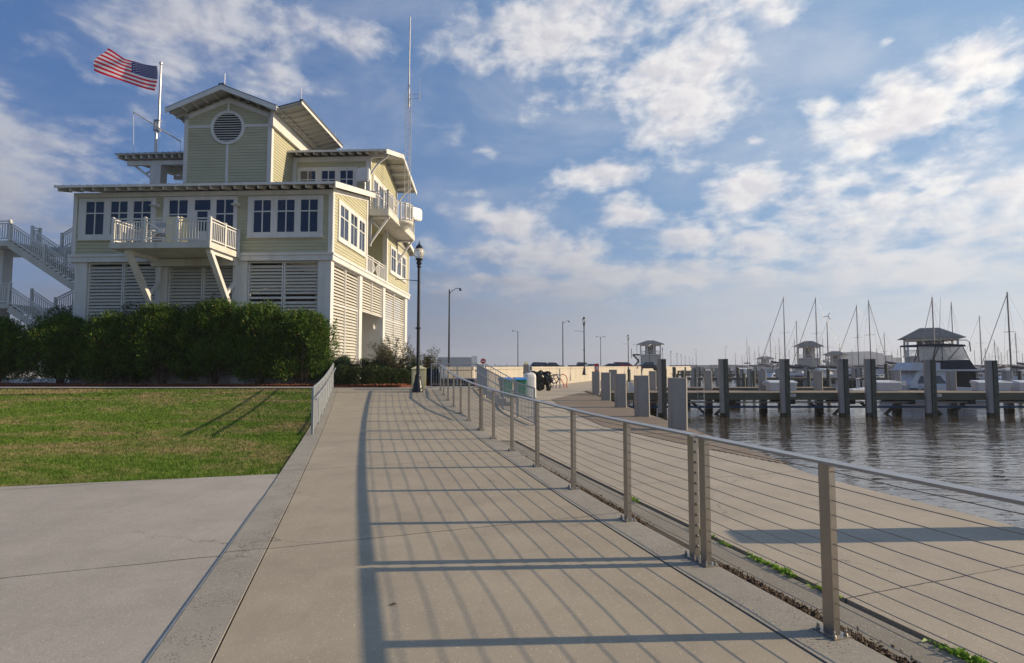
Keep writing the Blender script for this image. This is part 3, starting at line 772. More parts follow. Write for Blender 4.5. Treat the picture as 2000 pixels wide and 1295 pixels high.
# roofs
def roofsheet(a, b, c, d, ribs, name='roof', th=.09, rib=.035, parent=hb):
    """a-b eave, d-c ridge (same order)."""
    A, B_, Cc, Dd = map(Vector, (a, b, c, d)); mb = MB(); mb.slab(A, B_, Cc, Dd, th*.35)
    for i in range(ribs+1):
        k = i/ribs; p = A.lerp(B_, k); q = Dd.lerp(Cc, k); mb.beam(p+Vector((0,0,rib*.4)), q+Vector((0,0,rib*.4)), .035, rib)
    r = mb.build(name, M['roof'], parent)
    sf = MB(); dz = Vector((0,0,-th*.36)); sf.slab(A+dz, B_+dz, Cc+dz, Dd+dz, th*.6); sf.build('soffit', M['roofw'], r)
    return r
def rafters(parent, pairs, w=.06, h=.14, name='rafter', m='roofw'):
    for p, q in pairs: MB().beam(p, q, w, h).build(name, M[m], parent)
e0 = -.85; ez = 10.56; zl = lambda t: ez+slope*(t-e0)
rf = roofsheet((-W2-.35,e0,ez),(.42,e0,ez),(.42,6.3,zl(6.3)),(-W2-.35,6.3,zl(6.3)), 34)
rafters(rf, [((xx,e0+.06,ez-.19),(xx,.0,zl(0)-.19)) for xx in np.linspace(-W2-.2,.15,24)], .07, .17)
MB().box(-W2-.35,.42,e0-.03,e0,ez-.12,ez-.005).build('fascia', M['white'], rf)
fs = MB(); fs.hexa([(.40,e0-.03,ez-.30),(.46,e0-.03,ez-.30),(.46,6.0,zl(6.0)-.30),(.40,6.0,zl(6.0)-.30)], [(.40,e0-.03,ez-.01),(.46,e0-.03,ez-.01),(.46,6.0,zl(6.0)-.01),(.40,6.0,zl(6.0)-.01)]); fs.build('rake_board', M['white'], rf)
e1 = D2+.85
rf = roofsheet((.42,e1,ez),(-W2-.35,e1,ez),(-W2-.35,9.9,ez+slope*7.3),(.42,9.9,ez+slope*7.3), 34)
fs = MB(); fs.hexa([(.40,12.9,ez+slope*4.35-.3),(.46,12.9,ez+slope*4.35-.3),(.46,e1,ez-.3),(.40,e1,ez-.3)], [(.40,12.9,ez+slope*4.35-.01),(.46,12.9,ez+slope*4.35-.01),(.46,e1,ez-.01),(.40,e1,ez-.01)]); fs.build('rake_board', M['white'], rf)
rafters(rf, [((.06,t,ez+slope*(e1-t)-.2),(.40,t,ez+slope*(e1-t)-.2)) for t in (13.4,14.2,15.0,15.8,16.6)], .06, .15)
# roof deck behind tower
MB().box(-W2,-5,6.3,D2-6.5,11.4,11.9).build('roof_deck', M['roofw'], hb)
# third floor block
B3x0, B3x1, B3t0, B3t1 = -4.9, -.10, 6.3, 13.0
w3 = MB(); w3.box(B3x0, B3x1, B3t0, B3t1, 10.5, 14.45)
w3.add([(B3x1,6.3,14.45),(B3x1,13.0,14.45),(B3x1,9.65,15.5)], [(0,1,2)])
w3.build('wall', M['sid'], hb)
s3 = MB(); siding(s3, fF(B3t0), B3x0+.1, B3x1-.14, 11.6, 14.15); siding(s3, fR(B3x1), B3t0+.1, B3t1-.1, 11.0, 15.4, lambda v: (0,99) if v < 14.4 else (9.65-(15.5-v)*3.2, 9.65+(15.5-v)*3.2)); s3.build('siding', M['sid'], hb)
f3 = fF(B3t0); r3 = fR(B3x1)
tr = Pieces('corner_trim'); fb_(tr, f3, -4.9, -4.66, 11.5, 14.2, 0, .05); fb_(tr, f3, -.32, -.065, 11.2, 14.2, 0, .05); fb_(tr, f3, -4.9, -.065, 14.2, 14.5, 0, .055); fb_(tr, r3, 6.28, 6.5, 11.2, 14.3, 0, .04)
tr.build('corner_trim', M['white'], hb)
wgroup(f3, [(-4.44,-3.42),(-3.1,-2.2),(-1.95,-1.08)], 12.05, 13.66, -4.58, -.88, 11.9, 13.85)
wgroup(r3, [(7.0,7.9),(8.15,9.15),(9.4,10.4)], 11.4, 13.35, 6.85, 10.6, 11.2, 13.6)
ea, za, rg, zr = 5.45, 14.62, 9.62, 15.86; eb = 13.8
xA, xB = -5.05, 1.12
rf = roofsheet((xA,ea,za),(xB,ea,za),(xB,rg,zr),(xA,rg,zr), 14)
rafters(rf, [((xx,ea+.06,za-.17),(xx,6.3,za+.2-.17)) for xx in np.linspace(xA+.15, xB-.15, 12)], .06, .15)
mb = MB()
for p, q in (((ea,za),(rg,zr)),): mb.hexa([(xB-.02,p[0],p[1]-.28),(xB+.05,p[0],p[1]-.28),(xB+.05,q[0],q[1]-.28),(xB-.02,q[0],q[1]-.28)], [(xB-.02,p[0],p[1]),(xB+.05,p[0],p[1]),(xB+.05,q[0],q[1]),(xB-.02,q[0],q[1])])
mb.box(xA, xB-.02, ea-.03, ea, za-.13, za-.01); mb.build('rake_board', M['white'], rf)
rf = roofsheet((xB,eb,za),(xA,eb,za),(xA,rg,zr),(xB,rg,zr), 14)
mb = MB(); p, q = (eb,za), (rg,zr); mb.hexa([(xB-.02,q[0],q[1]-.28),(xB+.05,q[0],q[1]-.28),(xB+.05,p[0],p[1]-.28),(xB-.02,p[0],p[1]-.28)], [(xB-.02,q[0],q[1]),(xB+.05,q[0],q[1]),(xB+.05,p[0],p[1]),(xB-.02,p[0],p[1])]); mb.build('rake_board', M['white'], rf)
# lookout beams and brackets under the side overhang
rafters(hb, [((B3x1-.02,t,za+(zr-za)*(1-abs(t-rg)/4.17)-.24),(xB-.03,t,za+(zr-za)*(1-abs(t-rg)/4.17)-.24)) for t in (6.2,7.05,7.9,8.75,9.62,10.5,11.35,12.2,13.0)], .10, .20, 'lookout', 'white')
def bracket(p0, p1, p2, th=.10):
    """p0 wall low, p1 wall top, p2 outer top"""
    mb = MB(); mb.beam(p0, p1, th, th); mb.beam(p1, p2, th, th, (0,1,0)); 
    pts = []
    for k in range(9):
        s_ = k/8; a = Vector(p0).lerp(Vector(p2), s_); c = Vector(p1)
        pts.append(a+(c-a)*(-.0+.16*math.sin(math.pi*s_)))
    for a, b in zip(pts, pts[1:]): mb.beam(a, b, th*.9, th*.9, (0,1,0))
    return mb.build('bracket', M['white'], hb)
bracket((B3x1+.05,6.25,13.3),(B3x1+.05,6.25,14.4),(1.05,6.25,14.5)); bracket((B3x1+.05,12.6,13.2),(B3x1+.05,12.6,14.4),(1.05,12.6,14.5))
# tower
TX0, TX1, TT0, TT1 = -9.98, -4.92, 3.5, 10.2; TZ = 16.05; TP = 17.05; TXM = (TX0+TX1)/2
tw = MB(); tw.box(TX0, TX1, TT0, TT1, 10.9, TZ)
for tt in (TT0, TT1): tw.add([(TX0,tt,TZ),(TX1,tt,TZ),(TXM,tt,TP)], [(0,1,2)])
tw.build('wall', M['sid'], hb)
ts = MB(); ft = fF(TT0); rt_ = fR(TX1)
siding(ts, ft, TX0+.15, TX1-.15, 11.3, 17.0, lambda v: (-99,99) if v < TZ-.1 else (TXM-(TP-v)*2.53, TXM+(TP-v)*2.53))
siding(ts, rt_, TT0+.12, TT1, 11.3, 15.9); ts.build('siding', M['sid'], hb)
tr = Pieces('corner_trim')
fb_(tr, ft, TX0-.02, TX0+.2, 11.3, TZ, 0, .05); fb_(tr, ft, TX1-.2, TX1+.04, 11.3, TZ, 0, .05); fb_(tr, rt_, TT0-.045, TT0+.2, 11.3, TZ, 0, .045)
fb_(tr, ft, TXM-.07, TXM+.07, 11.3, 14.35, .0, .055); fb_(tr, ft, TXM-.07, TXM+.07, 16.1, 16.9, 0, .055)
fb_(tr, ft, TX0+.2, TXM-.95, 15.24, 15.40, 0, .055); fb_(tr, ft, TXM+.95, TX1-.2, 15.24, 15.40, 0, .055); fb_(tr, rt_, TT0+.2, TT1, 15.24, 15.40, 0, .05)
for s in (-1, 1):
    a = (TXM+s*2.52, TZ-.12); b = (TXM, TP-.12)
    tr.hexa([(a[0],TT0-.05,a[1]-.22),(a[0],TT0,a[1]-.22),(b[0],TT0,b[1]-.22),(b[0],TT0-.05,b[1]-.22)], [(a[0],TT0-.05,a[1]+.02),(a[0],TT0,a[1]+.02),(b[0],TT0,b[1]+.02),(b[0],TT0-.05,b[1]+.02)])
fb_(tr, rt_, TT0+.2, TT1, 15.75, 16.0, 0, .05)
tr.build('corner_trim', M['white'], hb)
# round louvered vent
vc = (TXM, 15.22); ring = MB(); n = 40
V = []; 
for k in range(n):
    a = 2*math.pi*k/n; c, s = math.cos(a), math.sin(a)
    V += [(vc[0]+.99*c, TT0-.0, vc[1]+.99*s), (vc[0]+.99*c, TT0-.10, vc[1]+.99*s), (vc[0]+.83*c, TT0-.10, vc[1]+.83*s), (vc[0]+.83*c, TT0-.0, vc[1]+.83*s)]
ring.add(V, [(i*4+j, i*4+(j+1)%4, ((i+1)%n)*4+(j+1)%4, ((i+1)%n)*4+j) for i in range(n) for j in range(4)])
vent = ring.build('round_vent', M['white'], hb)
d_ = MB(); d_.ext([(vc[0]+.84*math.cos(2*math.pi*k/24), vc[1]+.84*math.sin(2*math.pi*k/24)) for k in range(24)], lambda a, b: (a, TT0-.034, b), lambda a, b: (a, TT0-.040, b)); d_.build('vent_backing', M['dark'], vent)
sl = MB()
for k in range(12):
    v = vc[1]-.78+k*.138; hh = .82**2-(v-vc[1]+.03)**2
    if hh > .01:
        h_ = math.sqrt(hh); sl.hexa([(vc[0]-h_,TT0-.092,v),(vc[0]+h_,TT0-.092,v),(vc[0]+h_,TT0-.045,v+.05),(vc[0]-h_,TT0-.045,v+.05)], [(vc[0]-h_,TT0-.092,v+.022),(vc[0]+h_,TT0-.092,v+.022),(vc[0]+h_,TT0-.045,v+.072),(vc[0]-h_,TT0-.045,v+.072)])
sl.build('slats', M['whites'], vent)
# tower roof
ry0 = 2.68; ry1 = 9.6; ex = 3.18; pk = 17.36; ezt = 16.08
for s in (-1, 1):
    xe = TXM+s*ex
    A = (xe, ry0, ezt); B_ = (xe, ry1, ezt)
    if s < 0: A, B_ = B_, A
    rf = roofsheet(A, B_, (TXM, B_[1], pk), (TXM, A[1], pk), 16)
    mb = MB(); mb.hexa([(xe,ry0-.04,ezt-.30),(xe,ry0,ezt-.30),(TXM,ry0,pk-.30),(TXM,ry0-.04,pk-.30)], [(xe,ry0-.04,ezt-.03),(xe,ry0,ezt-.03),(TXM,ry0,pk-.03),(TXM,ry0-.04,pk-.03)]); mb.build('rake_board', M['white'], rf)
    rafters(rf, [((xe-s*.06,t,ezt-.16),(TXM+s*2.5,t,ezt+.27-.16)) for t in np.linspace(ry0+.3, ry1-.2, 12)], .07, .15)
    rafters(rf, [((TXM+s*d0, ry0+.03, pk-.4*d0-.17), (TXM+s*d0, TT0, pk-.4*d0-.17)) for d0 in (.6,1.2,1.8,2.4)], .07, .12, 'lookout')
MB().box(TXM-.16,TXM+.16,ry0-.03,ry1,pk-.02,pk+.07).build('ridge_cap', M['roof'], hb)
# higher shed roof right of the tower
rf = roofsheet((-4.7,3.05,16.10),(-4.7,9.5,16.10),(-3.02,9.5,16.50),(-3.02,3.05,16.50), 16)
rafters(rf, [((-4.6,t,16.0),(-3.06,t,16.37)) for t in np.linspace(3.2, 9.35, 11)], .07, .15)
MB().box(-4.86,-4.70,3.2,9.4,15.2,16.2).build('shed_wall', M['white'], rf)
MB().box(-3.04,-3.0,3.02,9.53,16.32,16.49).build('fascia', M['white'], rf)
MB().box(-3.12,-2.94,3.0,9.55,16.5,16.58).build('ridge_cap', M['roof'], rf)
for (xx, tt, zz_, hh) in ((TXM,3.0,17.4,.75),(-3.2,3.4,16.55,.85),(-3.2,8.7,16.55,.8)):
    MB().tube([(xx,tt,zz_),(xx,tt,zz_+hh)], .012, 5).build('lightning_rod', M['pole'], hb)
# left roof canopy on square columns
rf = roofsheet((-14.95,4.6,14.30),(-9.9,4.6,14.34),(-9.9,10.2,15.1),(-14.95,10.2,15.0), 14)
rafters(rf, [((xx,4.66,14.10),(xx,10.0,14.86)) for xx in np.linspace(-14.8,-10.1,11)], .09, .20, m='roofw')
MB().box(-14.5,-9.99,5.0,5.2,13.72,13.98).build('canopy_beam', M['white'], rf)
MB().box(-14.5,-9.99,9.3,9.5,14.3,14.56).build('canopy_beam', M['white'], rf)
MB().box(-13.05,-12.4,5.0,5.6,11.0,13.74).build('column', M['white'], hb)
MB().box(-13.05,-12.4,9.0,9.6,11.0,14.32).build('column', M['white'], hb)
mb = MB(); mb.beam((-13.05,5.3,12.9),(-14.3,5.3,13.85),.11,.11,(0,1,0)); mb.beam((-13.05,5.3,13.55),(-13.6,5.3,13.25),.09,.09,(0,1,0)); mb.build('bracket', M['white'], hb)
mb = MB(); mb.beam((-12.4,9.3,13.0),(-11.4,9.3,14.2),.11,.11,(0,1,0)); mb.build('bracket', M['white'], hb)

# white balustrades
def white_rail(parent, pts, h=1.08, pattern=(), post_every=1.35, name='balustrade', skip_last=False):
    P = [Vector(p) for p in pts]; up = Vector((0,0,1)); root = None
    bal = MB(); rl = MB(); posts_ = []
    for si, (a, b) in enumerate(zip(P, P[1:])):
        d = b-a; L = Vector((d.x,d.y,0)).length; n = max(1, round(L/post_every))
        for i in range(n+1):
            c = a+d*(i/n); 
            if i or si == 0:
                po = MB(); posts_.append(po); po.box(c.x-.055,c.x+.055,c.y-.055,c.y+.055,c.z,c.z+h+.03); po.box(c.x-.07,c.x+.07,c.y-.07,c.y+.07,c.z+h+.03,c.z+h+.055); po.hexa([c+up*(h+.055)+Vector(q) for q in ((-.06,-.06,0),(.06,-.06,0),(.06,.06,0),(-.06,.06,0))], [c+up*(h+.10)+Vector(q) for q in ((-.01,-.01,0),(.01,-.01,0),(.01,.01,0),(-.01,.01,0))])
        rl.beam(a+up*h, b+up*h, .07, .05); rl.beam(a+up*(h-.13), b+up*(h-.13), .045, .05); rl.beam(a+up*.12, b+up*.12, .05, .06)
        for i in range(n):
            s0 = a+d*(i/n); s1 = a+d*((i+1)/n)
            if (si, i) in pattern:
                zt = up*(h-.16); zb = up*.15; c = (s0+s1)/2+up*(h/2); e = (s1-s0)
                for q in (s0+e*.05+zt, s1-e*.05+zt, s0+e*.05+zb, s1-e*.05+zb): bal.beam(c, q, .04, .045)
                for k in range(1, 9):
                    f_ = k/9; hh = abs(f_-.5)
                    zc = (h-.31)*f_+.15
                    half = hh*.9
                    bal.beam(s0+e*.04+up*zc, s0+e*(.5-half*1.0)+up*zc, .03, .035); bal.beam(s1-e*.04+up*zc, s0+e*(.5+half)+up*zc, .03, .035)
                bal.tube([c-Vector((0,.03,0)), c+Vector((0,.03,0))], .12, 10)
            else:
                m_ = max(2, int((s1-s0).length/.135))
                for k in range(1, m_):
                    c = s0+(s1-s0)*(k/m_); bal.box(c.x-.019,c.x+.019,c.y-.019,c.y+.019,c.z+.12,c.z+h-.13)
    r = rl.build(name, M['white'], hb); bal.build('balusters', M['white'], r)
    for p_ in posts_: p_.build('post', M['white'], r)
    return r
# front balcony
bx0, bx1, bt = -9.15, -4.62, -2.62
mb = MB(); mb.box(bx0-.1, bx1+.06, bt-.08, -.102, 6.99, 7.27); b2 = mb.build('balcony', M['balc'], hb)
white_rail(b2, [(bx0,-.2,7.27),(bx0,bt,7.27),(bx1,bt,7.27),(bx1,-.2,7.27)], pattern=((1,1),), post_every=1.5)
for xx in (-8.64, -4.80):
    mb = MB(); mb.beam((xx,-2.35,6.98),(xx,-.05,3.9),.2,.24,(1,0,0)); mb.beam((xx,-.9,5.05),(xx,-.02,5.9),.13,.14,(1,0,0)); mb.beam((xx,-2.4,6.90),(xx,-.0,6.90),.2,.17,(1,0,0)); mb.beam((xx,-.08,3.5),(xx,-.08,6.85),.18,.16,(1,0,0)); mb.build('brace', M['white'], b2)
MB().box(-8.95,-4.75,-.35,-.11,6.6,6.96).build('support_beam', M['balc'], b2)
for xx in (-8.85, -4.72):
    mb = MB(); mb.lathe([(.02,0),(.16,.02),(.22,.05),(.08,.14),(.08,.2)], 12, (xx+.02,-.45,9.55)); mb.beam((xx+.02,-.5,9.68),(xx+.02,-.06,9.68),.12,.14); mb.build('wall_lamp', M['white'], hb)
# objects standing on the front balcony
def bthing(name, label, cat, p, rz=0): return thing(name, label, cat, bw_(p), BA+rz)
tb = bthing('balcony_table', 'white slatted patio table behind the front balcony balustrade', 'table', (-8.3,-1.6,7.27))
mb = MB()
for k in range(6): mb.box(-.5,.5,-.4+.135*k,-.29+.135*k,.72,.75)
mb.build('table_top', M['white'], tb)
for sx in (-1,1):
    for sy in (-1,1): MB().beam((sx*.42,sy*.32,.72),(sx*.46,sy*.35,0),.04,.04).build('leg', M['white'], tb)
ch = bthing('patio_chair', 'grey high backed patio chair on the front balcony left of the sunburst panel', 'chair', (-7.75,-1.5,7.27), .3)
MB().box(-.27,.27,-.26,.26,.40,.45).build('seat', M['galv'], ch); mb = MB()
for k in range(5): mb.box(-.27+.11*k,-.18+.11*k,.24,.28,.45,1.28)
mb.build('backrest', M['galv'], ch)
for sx in (-1,1):
    for sy in (-1,1): MB().box(sx*.24-.02,sx*.24+.02,sy*.23-.02,sy*.23+.02,0,.40).build('leg', M['galv'], ch)
cb = bthing('balcony_cabinet', 'tall cream cabinet on the front balcony beside the glass door', 'cabinet', (-7.1,-1.2,7.27))
MB().box(-.36,.36,-.28,.28,.05,1.42).build('body', M['cream'], cb); MB().box(-.33,-.01,-.31,-.281,.12,1.32).build('door', M['cream'], cb); MB().box(.01,.33,-.31,-.281,.12,1.32).build('door', M['cream'], cb); MB().box(-.4,.4,-.32,.3,1.42,1.47).build('top', M['cream'], cb)
# third floor side balcony
mb = MB(); mb.box(-.098, 1.25, 5.75, 12.9, 10.70, 11.10)
b3 = mb.build('balcony', M['balc'], hb)
mb = MB(); mb.lathe([(.3,-.52),(.58,-.30),(.80,-.18),(.84,-.12),(.84,0)], 24, (1.12,9.1,11.1)); mb.build('bulge', M['balc'], b3)
arc = [(1.17+.72*math.sin(a), 9.1-.86*math.cos(a), 11.1) for a in np.linspace(.25, math.pi-.25, 7)]
white_rail(b3, [(.02,5.85,11.1),(1.17,5.85,11.1)], post_every=1.3)
white_rail(b3, [(1.17,5.85,11.1),(1.17,8.1,11.1)], post_every=1.2, pattern=((0,1),))
white_rail(b3, arc, post_every=1.0)
white_rail(b3, [(1.17,10.1,11.1),(1.17,12.8,11.1),(-.05,12.8,11.1)], post_every=1.35)
for t in (6.15, 12.6):
    mb = MB(); mb.beam((.03,t,8.9),(.03,t,10.66),.13,.12,(0,1,0)); mb.beam((.06,t,9.1),(1.12,t,10.62),.11,.12,(0,1,0)); mb.beam((.06,t,10.62),(1.2,t,10.62),.11,.12,(0,1,0)); mb.beam((.1,t,10.45),(.62,t,9.95),.08,.08,(0,1,0)); mb.build('brace', M['white'], b3)
white_rail(hb, [(-.12,5.75,7.27),(-.12,9.85,7.27)], post_every=1.36, pattern=((0,1),))
# exterior stair on the left
sb = MB(); sb.box(-23.0,-18.65,2.0,5.2,8.22,8.52); ld = sb.build('stair_landing', M['balc'], hb)
white_rail(ld, [(-23,2.05,8.52),(-18.7,2.05,8.52)], post_every=1.5)
white_rail(ld, [(-18.7,3.4,8.52),(-18.7,3.9,8.52)], post_every=1.5)
MB().box(-20.6,-19.95,3.0,3.6,Z0-.1,8.22).build('column', M['white'], hb)
MB().box(-13.95,-13.25,2.0,2.6,Z0-.1,5.75).build('column', M['white'], hb)
def flight(p, q, t0, t1, n, name='stair_flight'):
    mb = MB(); dx = (q[0]-p[0])/n; dz = (q[1]-p[1])/n
    for k in range(n): 
        a = p[0]+dx*k; zt = p[1]+dz*(k+.5)
        mb.box(min(a,a+dx*1.1), max(a,a+dx*1.1), t0, t1, zt-.06, zt)
    for tt in (t0, t1-.06): mb.beam((p[0],tt+.03,p[1]-.22),(q[0],tt+.03,q[1]-.22),.07,.34,(0,0,1))
    s_ = mb.build(name, M['balc'], hb)
    white_rail(s_, [(p[0],t0+.03,p[1]),(q[0],t0+.03,q[1])], h=.98, post_every=2.2)
    white_rail(s_, [(p[0],t1-.03,p[1]),(q[0],t1-.03,q[1])], h=.98, post_every=2.2)
flight((-18.65,8.50),(-14.6,5.95), 2.0, 3.4, 15)
MB().box(-14.6,-13.32,2.0,5.2,5.62,5.95).build('stair_landing', M['balc'], hb)
flight((-13.5,10.5),(-17.3,8.3), 3.8, 5.1, 13)
MB().box(-18.7,-17.3,3.8,5.2,8.22,8.52).build('stair_landing', M['balc'], hb)
l2 = MB().box(-23,-18.5,2.0,5.2,4.80,5.05).build('stair_landing', M['balc'], hb)
white_rail(l2, [(-20,2.05,5.05),(-18.5,2.05,5.05)], post_every=1.5)
flight((-14.6,5.95),(-17.5,4.55), 3.8, 5.1, 9)
flight((-18.5,5.0),(-14.4,2.4), 2.0, 3.4, 15)

# ------------------------------------------------------------------ flagpole, flag, mast, antennas
fp = bthing('flagpole', 'pale metal flagpole with a cross yard, rising behind the roof canopy', 'flagpole', (-12.97,5.3,12.0))
mb = MB(); mb.tube([(0,0,0),(0,0,4.55)], [.085,.08], 12); mb.build('lower_pole', M['pole'], fp, smooth=True)
mb = MB(); mb.tube([(.13,0,3.95),(.13,0,8.05)], [.075,.055], 12); mb.lathe([(.02,0),(.09,.04),(.11,.11),(.09,.18),(.02,.22)], 12, (.13,0,8.05)); mb.build('upper_pole', M['pole'], fp, smooth=True)
mb = MB(); mb.box(-.13,.22,-.12,.12,3.92,4.02); mb.box(-.13,.22,-.12,.12,4.52,4.60); mb.box(-.12,-.02,-.11,.11,4.02,4.52); mb.build('pole_cap', M['galv'], fp)
ya = Vector((-1.22,-.35,4.98)); yb = Vector((1.36,.25,3.36))
mb = MB(); mb.tube([ya, yb], [.035,.045], 8); mb.build('yard', M['pole'], fp, smooth=True)
for p in (ya, yb): MB().tube([p, p+Vector((.06,0,-1.2)), p+Vector((.10,0,-2.9))], .012, 5).build('halyard', M['white'], fp)
MB().tube([(.22,-.05,7.9),(.26,-.05,3.6),(.1,0,1)], .008, 5).build('halyard', M['white'], fp)
def flagmat():
    m = bpy.data.materials.new('flag_cloth'); m.use_nodes = True; t = NT(m.node_tree); p = t.n['Principled BSDF']
    tcn = t.new('ShaderNodeTexCoord'); U, V_, _ = t.xyz(tcn.outputs['UV'])
    st_ = t.m('MODULO', t.m('FLOOR', t.m('MULTIPLY', V_, 13)), 2)
    c = t.mix(st_, (.72,.015,.045), (.85,.84,.86))
    can = t.m('MULTIPLY', t.m('LESS_THAN', U, .4), t.m('GREATER_THAN', V_, 6/13))
    # staggered star field
    a = t.m('MULTIPLY', U, 6/.4); b = t.m('MULTIPLY', t.m('SUBTRACT', V_, 6/13), 5/(7/13))
    def dots(ox, oy):
        fx = t.m('SUBTRACT', t.m('FRACT', t.m('ADD', a, ox)), .5); fy = t.m('SUBTRACT', t.m('FRACT', t.m('ADD', b, oy)), .5)
        return t.m('LESS_THAN', t.m('ADD', t.m('MULTIPLY', fx, fx), t.m('MULTIPLY', fy, fy)), .030)
    stars = t.m('MAXIMUM', dots(0, 0), dots(.5, .5))
    cc = t.mix(stars, (.012,.022,.16), (.75,.74,.76)); c = t.mix(can, c, cc)
    t.put(p.inputs['Base Color'], c); p.inputs['Roughness'].default_value = .75
    tr = t.new('ShaderNodeBsdfTranslucent'); t.put(tr.inputs[0], c); mx = t.new('ShaderNodeMixShader'); mx.inputs[0].default_value = .5
    o = t.n['Material Output']; t.l.new(p.outputs[0], mx.inputs[1]); t.l.new(tr.outputs[0], mx.inputs[2]); t.l.new(mx.outputs[0], o.inputs[0])
    return m
NU, NV = 60, 30
top = [(-.02,19.95),(-.9,20.08),(-1.9,20.42),(-2.6,20.78),(-3.2,21.15)]
bot = [(-.10,18.38),(-1.0,18.66),(-2.0,18.98),(-3.0,19.40),(-4.0,19.75)]
def cr(P, s):
    s = s*(len(P)-1); i = min(int(s), len(P)-2); f_ = s-i
    p0, p1, p2, p3 = P[max(i-1,0)], P[i], P[i+1], P[min(i+2, len(P)-1)]
    return [.5*((2*b)+(-a+c)*f_+(2*a-5*b+4*c-d)*f_*f_+(-a+3*b-3*c+d)*f_**3) for a, b, c, d in zip(p0, p1, p2, p3)]
V = []; UV = []
for j in range(NV+1):
    for i in range(NU+1):
        u_, v_ = i/NU, j/NV; T0 = cr(top, u_); B0 = cr(bot, u_)
        xx = B0[0]+(T0[0]-B0[0])*v_; zq = B0[1]+(T0[1]-B0[1])*v_
        fly = -(.55*math.sin(math.pi*min(1, v_*1.15)))*max(0, u_-.75)*1.2
        yy = .13*math.sin(u_*9.5+v_*1.2)*min(1, u_*3)+.16*u_*math.sin(v_*5.0+u_*3); zq += .07*math.sin(u_*8+1.0)*v_*u_
        V.append((xx+fly*.6-.0+.05*math.sin(v_*math.pi)*(1-u_)*2.2, yy, zq-19.0)); UV.append((u_, v_))
fm = MB(); fm.add(V, [(j*(NU+1)+i, j*(NU+1)+i+1, (j+1)*(NU+1)+i+1, (j+1)*(NU+1)+i) for j in range(NV) for i in range(NU)])
me = bpy.data.meshes.new('flag'); me.from_pydata(fm.v, [], fm.f); uvl = me.uv_layers.new(name='UVMap')
for lp in me.loops: uvl.data[lp.index].uv = UV[lp.vertex_index]
me.polygons.foreach_set('use_smooth', [True]*len(me.polygons)); me.materials.append(flagmat())
fo = bpy.data.objects.new('flag', me); COL.objects.link(fo); fo.location = bw_((-13.0,5.2,19.0)); fo.rotation_euler = (0,0,BA)
tag(fo, 'red white and blue striped flag with stars, flying left from the flagpole', 'flag')
# lattice mast
lm = bthing('radio_mast', 'slender triangular lattice radio mast rising from the rounded side balcony', 'mast', (1.60,9.1,11.1))
s3_ = .22; leg = [(s3_*math.cos(a), s3_*math.sin(a)) for a in (R(90), R(210), R(330))]
mb = MB()
for lx, ly in leg: mb.tube([(lx,ly,0),(lx,ly,8.6),(lx*.12,ly*.12,9.35)], .017, 6)
mb.build('mast_legs', M['pole'], lm)
mb = MB(); z_ = 0.1
while z_ < 8.4:
    for (a, b) in zip(leg, leg[1:]+leg[:1]): mb.tube([(*a,z_),(*b,z_+.2)], .007, 4, False); mb.tube([(*b,z_+.2),(*a,z_+.4)], .007, 4, False)
    z_ += .4
mb.build('lattice', M['pole'], lm)
mb = MB(); mb.tube([(0,0,7.8),(0,0,10.8),(.03,0,14.0)], [.06,.04,.035], 8)
for k in (9.8, 10.7, 11.8, 13.2): mb.lathe([(.04,0),(.065,.02),(.065,.07),(.04,.09)], 8, (.0,0,k))
mb.build('whip', M['pole'], lm)
mb = MB(); mb.tube([(.0,0,8.65),(.75,0,8.65)], .014, 5); mb.tube([(.0,0,8.35),(.75,0,8.35)], .014, 5); mb.tube([(.72,0,8.2),(.72,0,8.8)], .028, 6); mb.tube([(.72,0,8.8),(.72,0,9.8)], .01, 5); mb.build('side_aerial', M['pole'], lm)
def panel(loc, yaw, label):
    p = thing('antenna_panel', label, 'antenna', bw_(loc), BA+yaw, 'white panel antennas')
    mb = MB(); w_, h_, d__ = .44, .42, .13; pts = []
    for k in range(20):
        a = 2*math.pi*k/20; c, s = math.cos(a), math.sin(a); r_ = (abs(c)**6+abs(s)**6)**(-1/6); pts.append((w_*c*r_, h_*s*r_))
    mb.ext(pts, lambda a, b: (a, -d__, b), lambda a, b: (a, d__*.3, b)); mb.ext([(a*.9, b*.9) for a, b in pts], lambda a, b: (a, -d__-.04, b), lambda a, b: (a, -d__, b))
    mb.build('radome', M['tank'], p)
    MB().tube([(0,.16,-.95),(0,.16,.3)], .035, 8).build('mount_pole', M['galv'], p); MB().box(-.12,.12,.02,.2,-.2,.2).build('mount_bracket', M['white'], p)
panel((-.22,5.5,13.05), R(-14), 'white rounded panel antenna at the front corner of the third floor balcony')
panel((1.98,9.9,11.85), R(55), 'white rounded panel antenna on the rounded end of the side balcony, right of the mast')
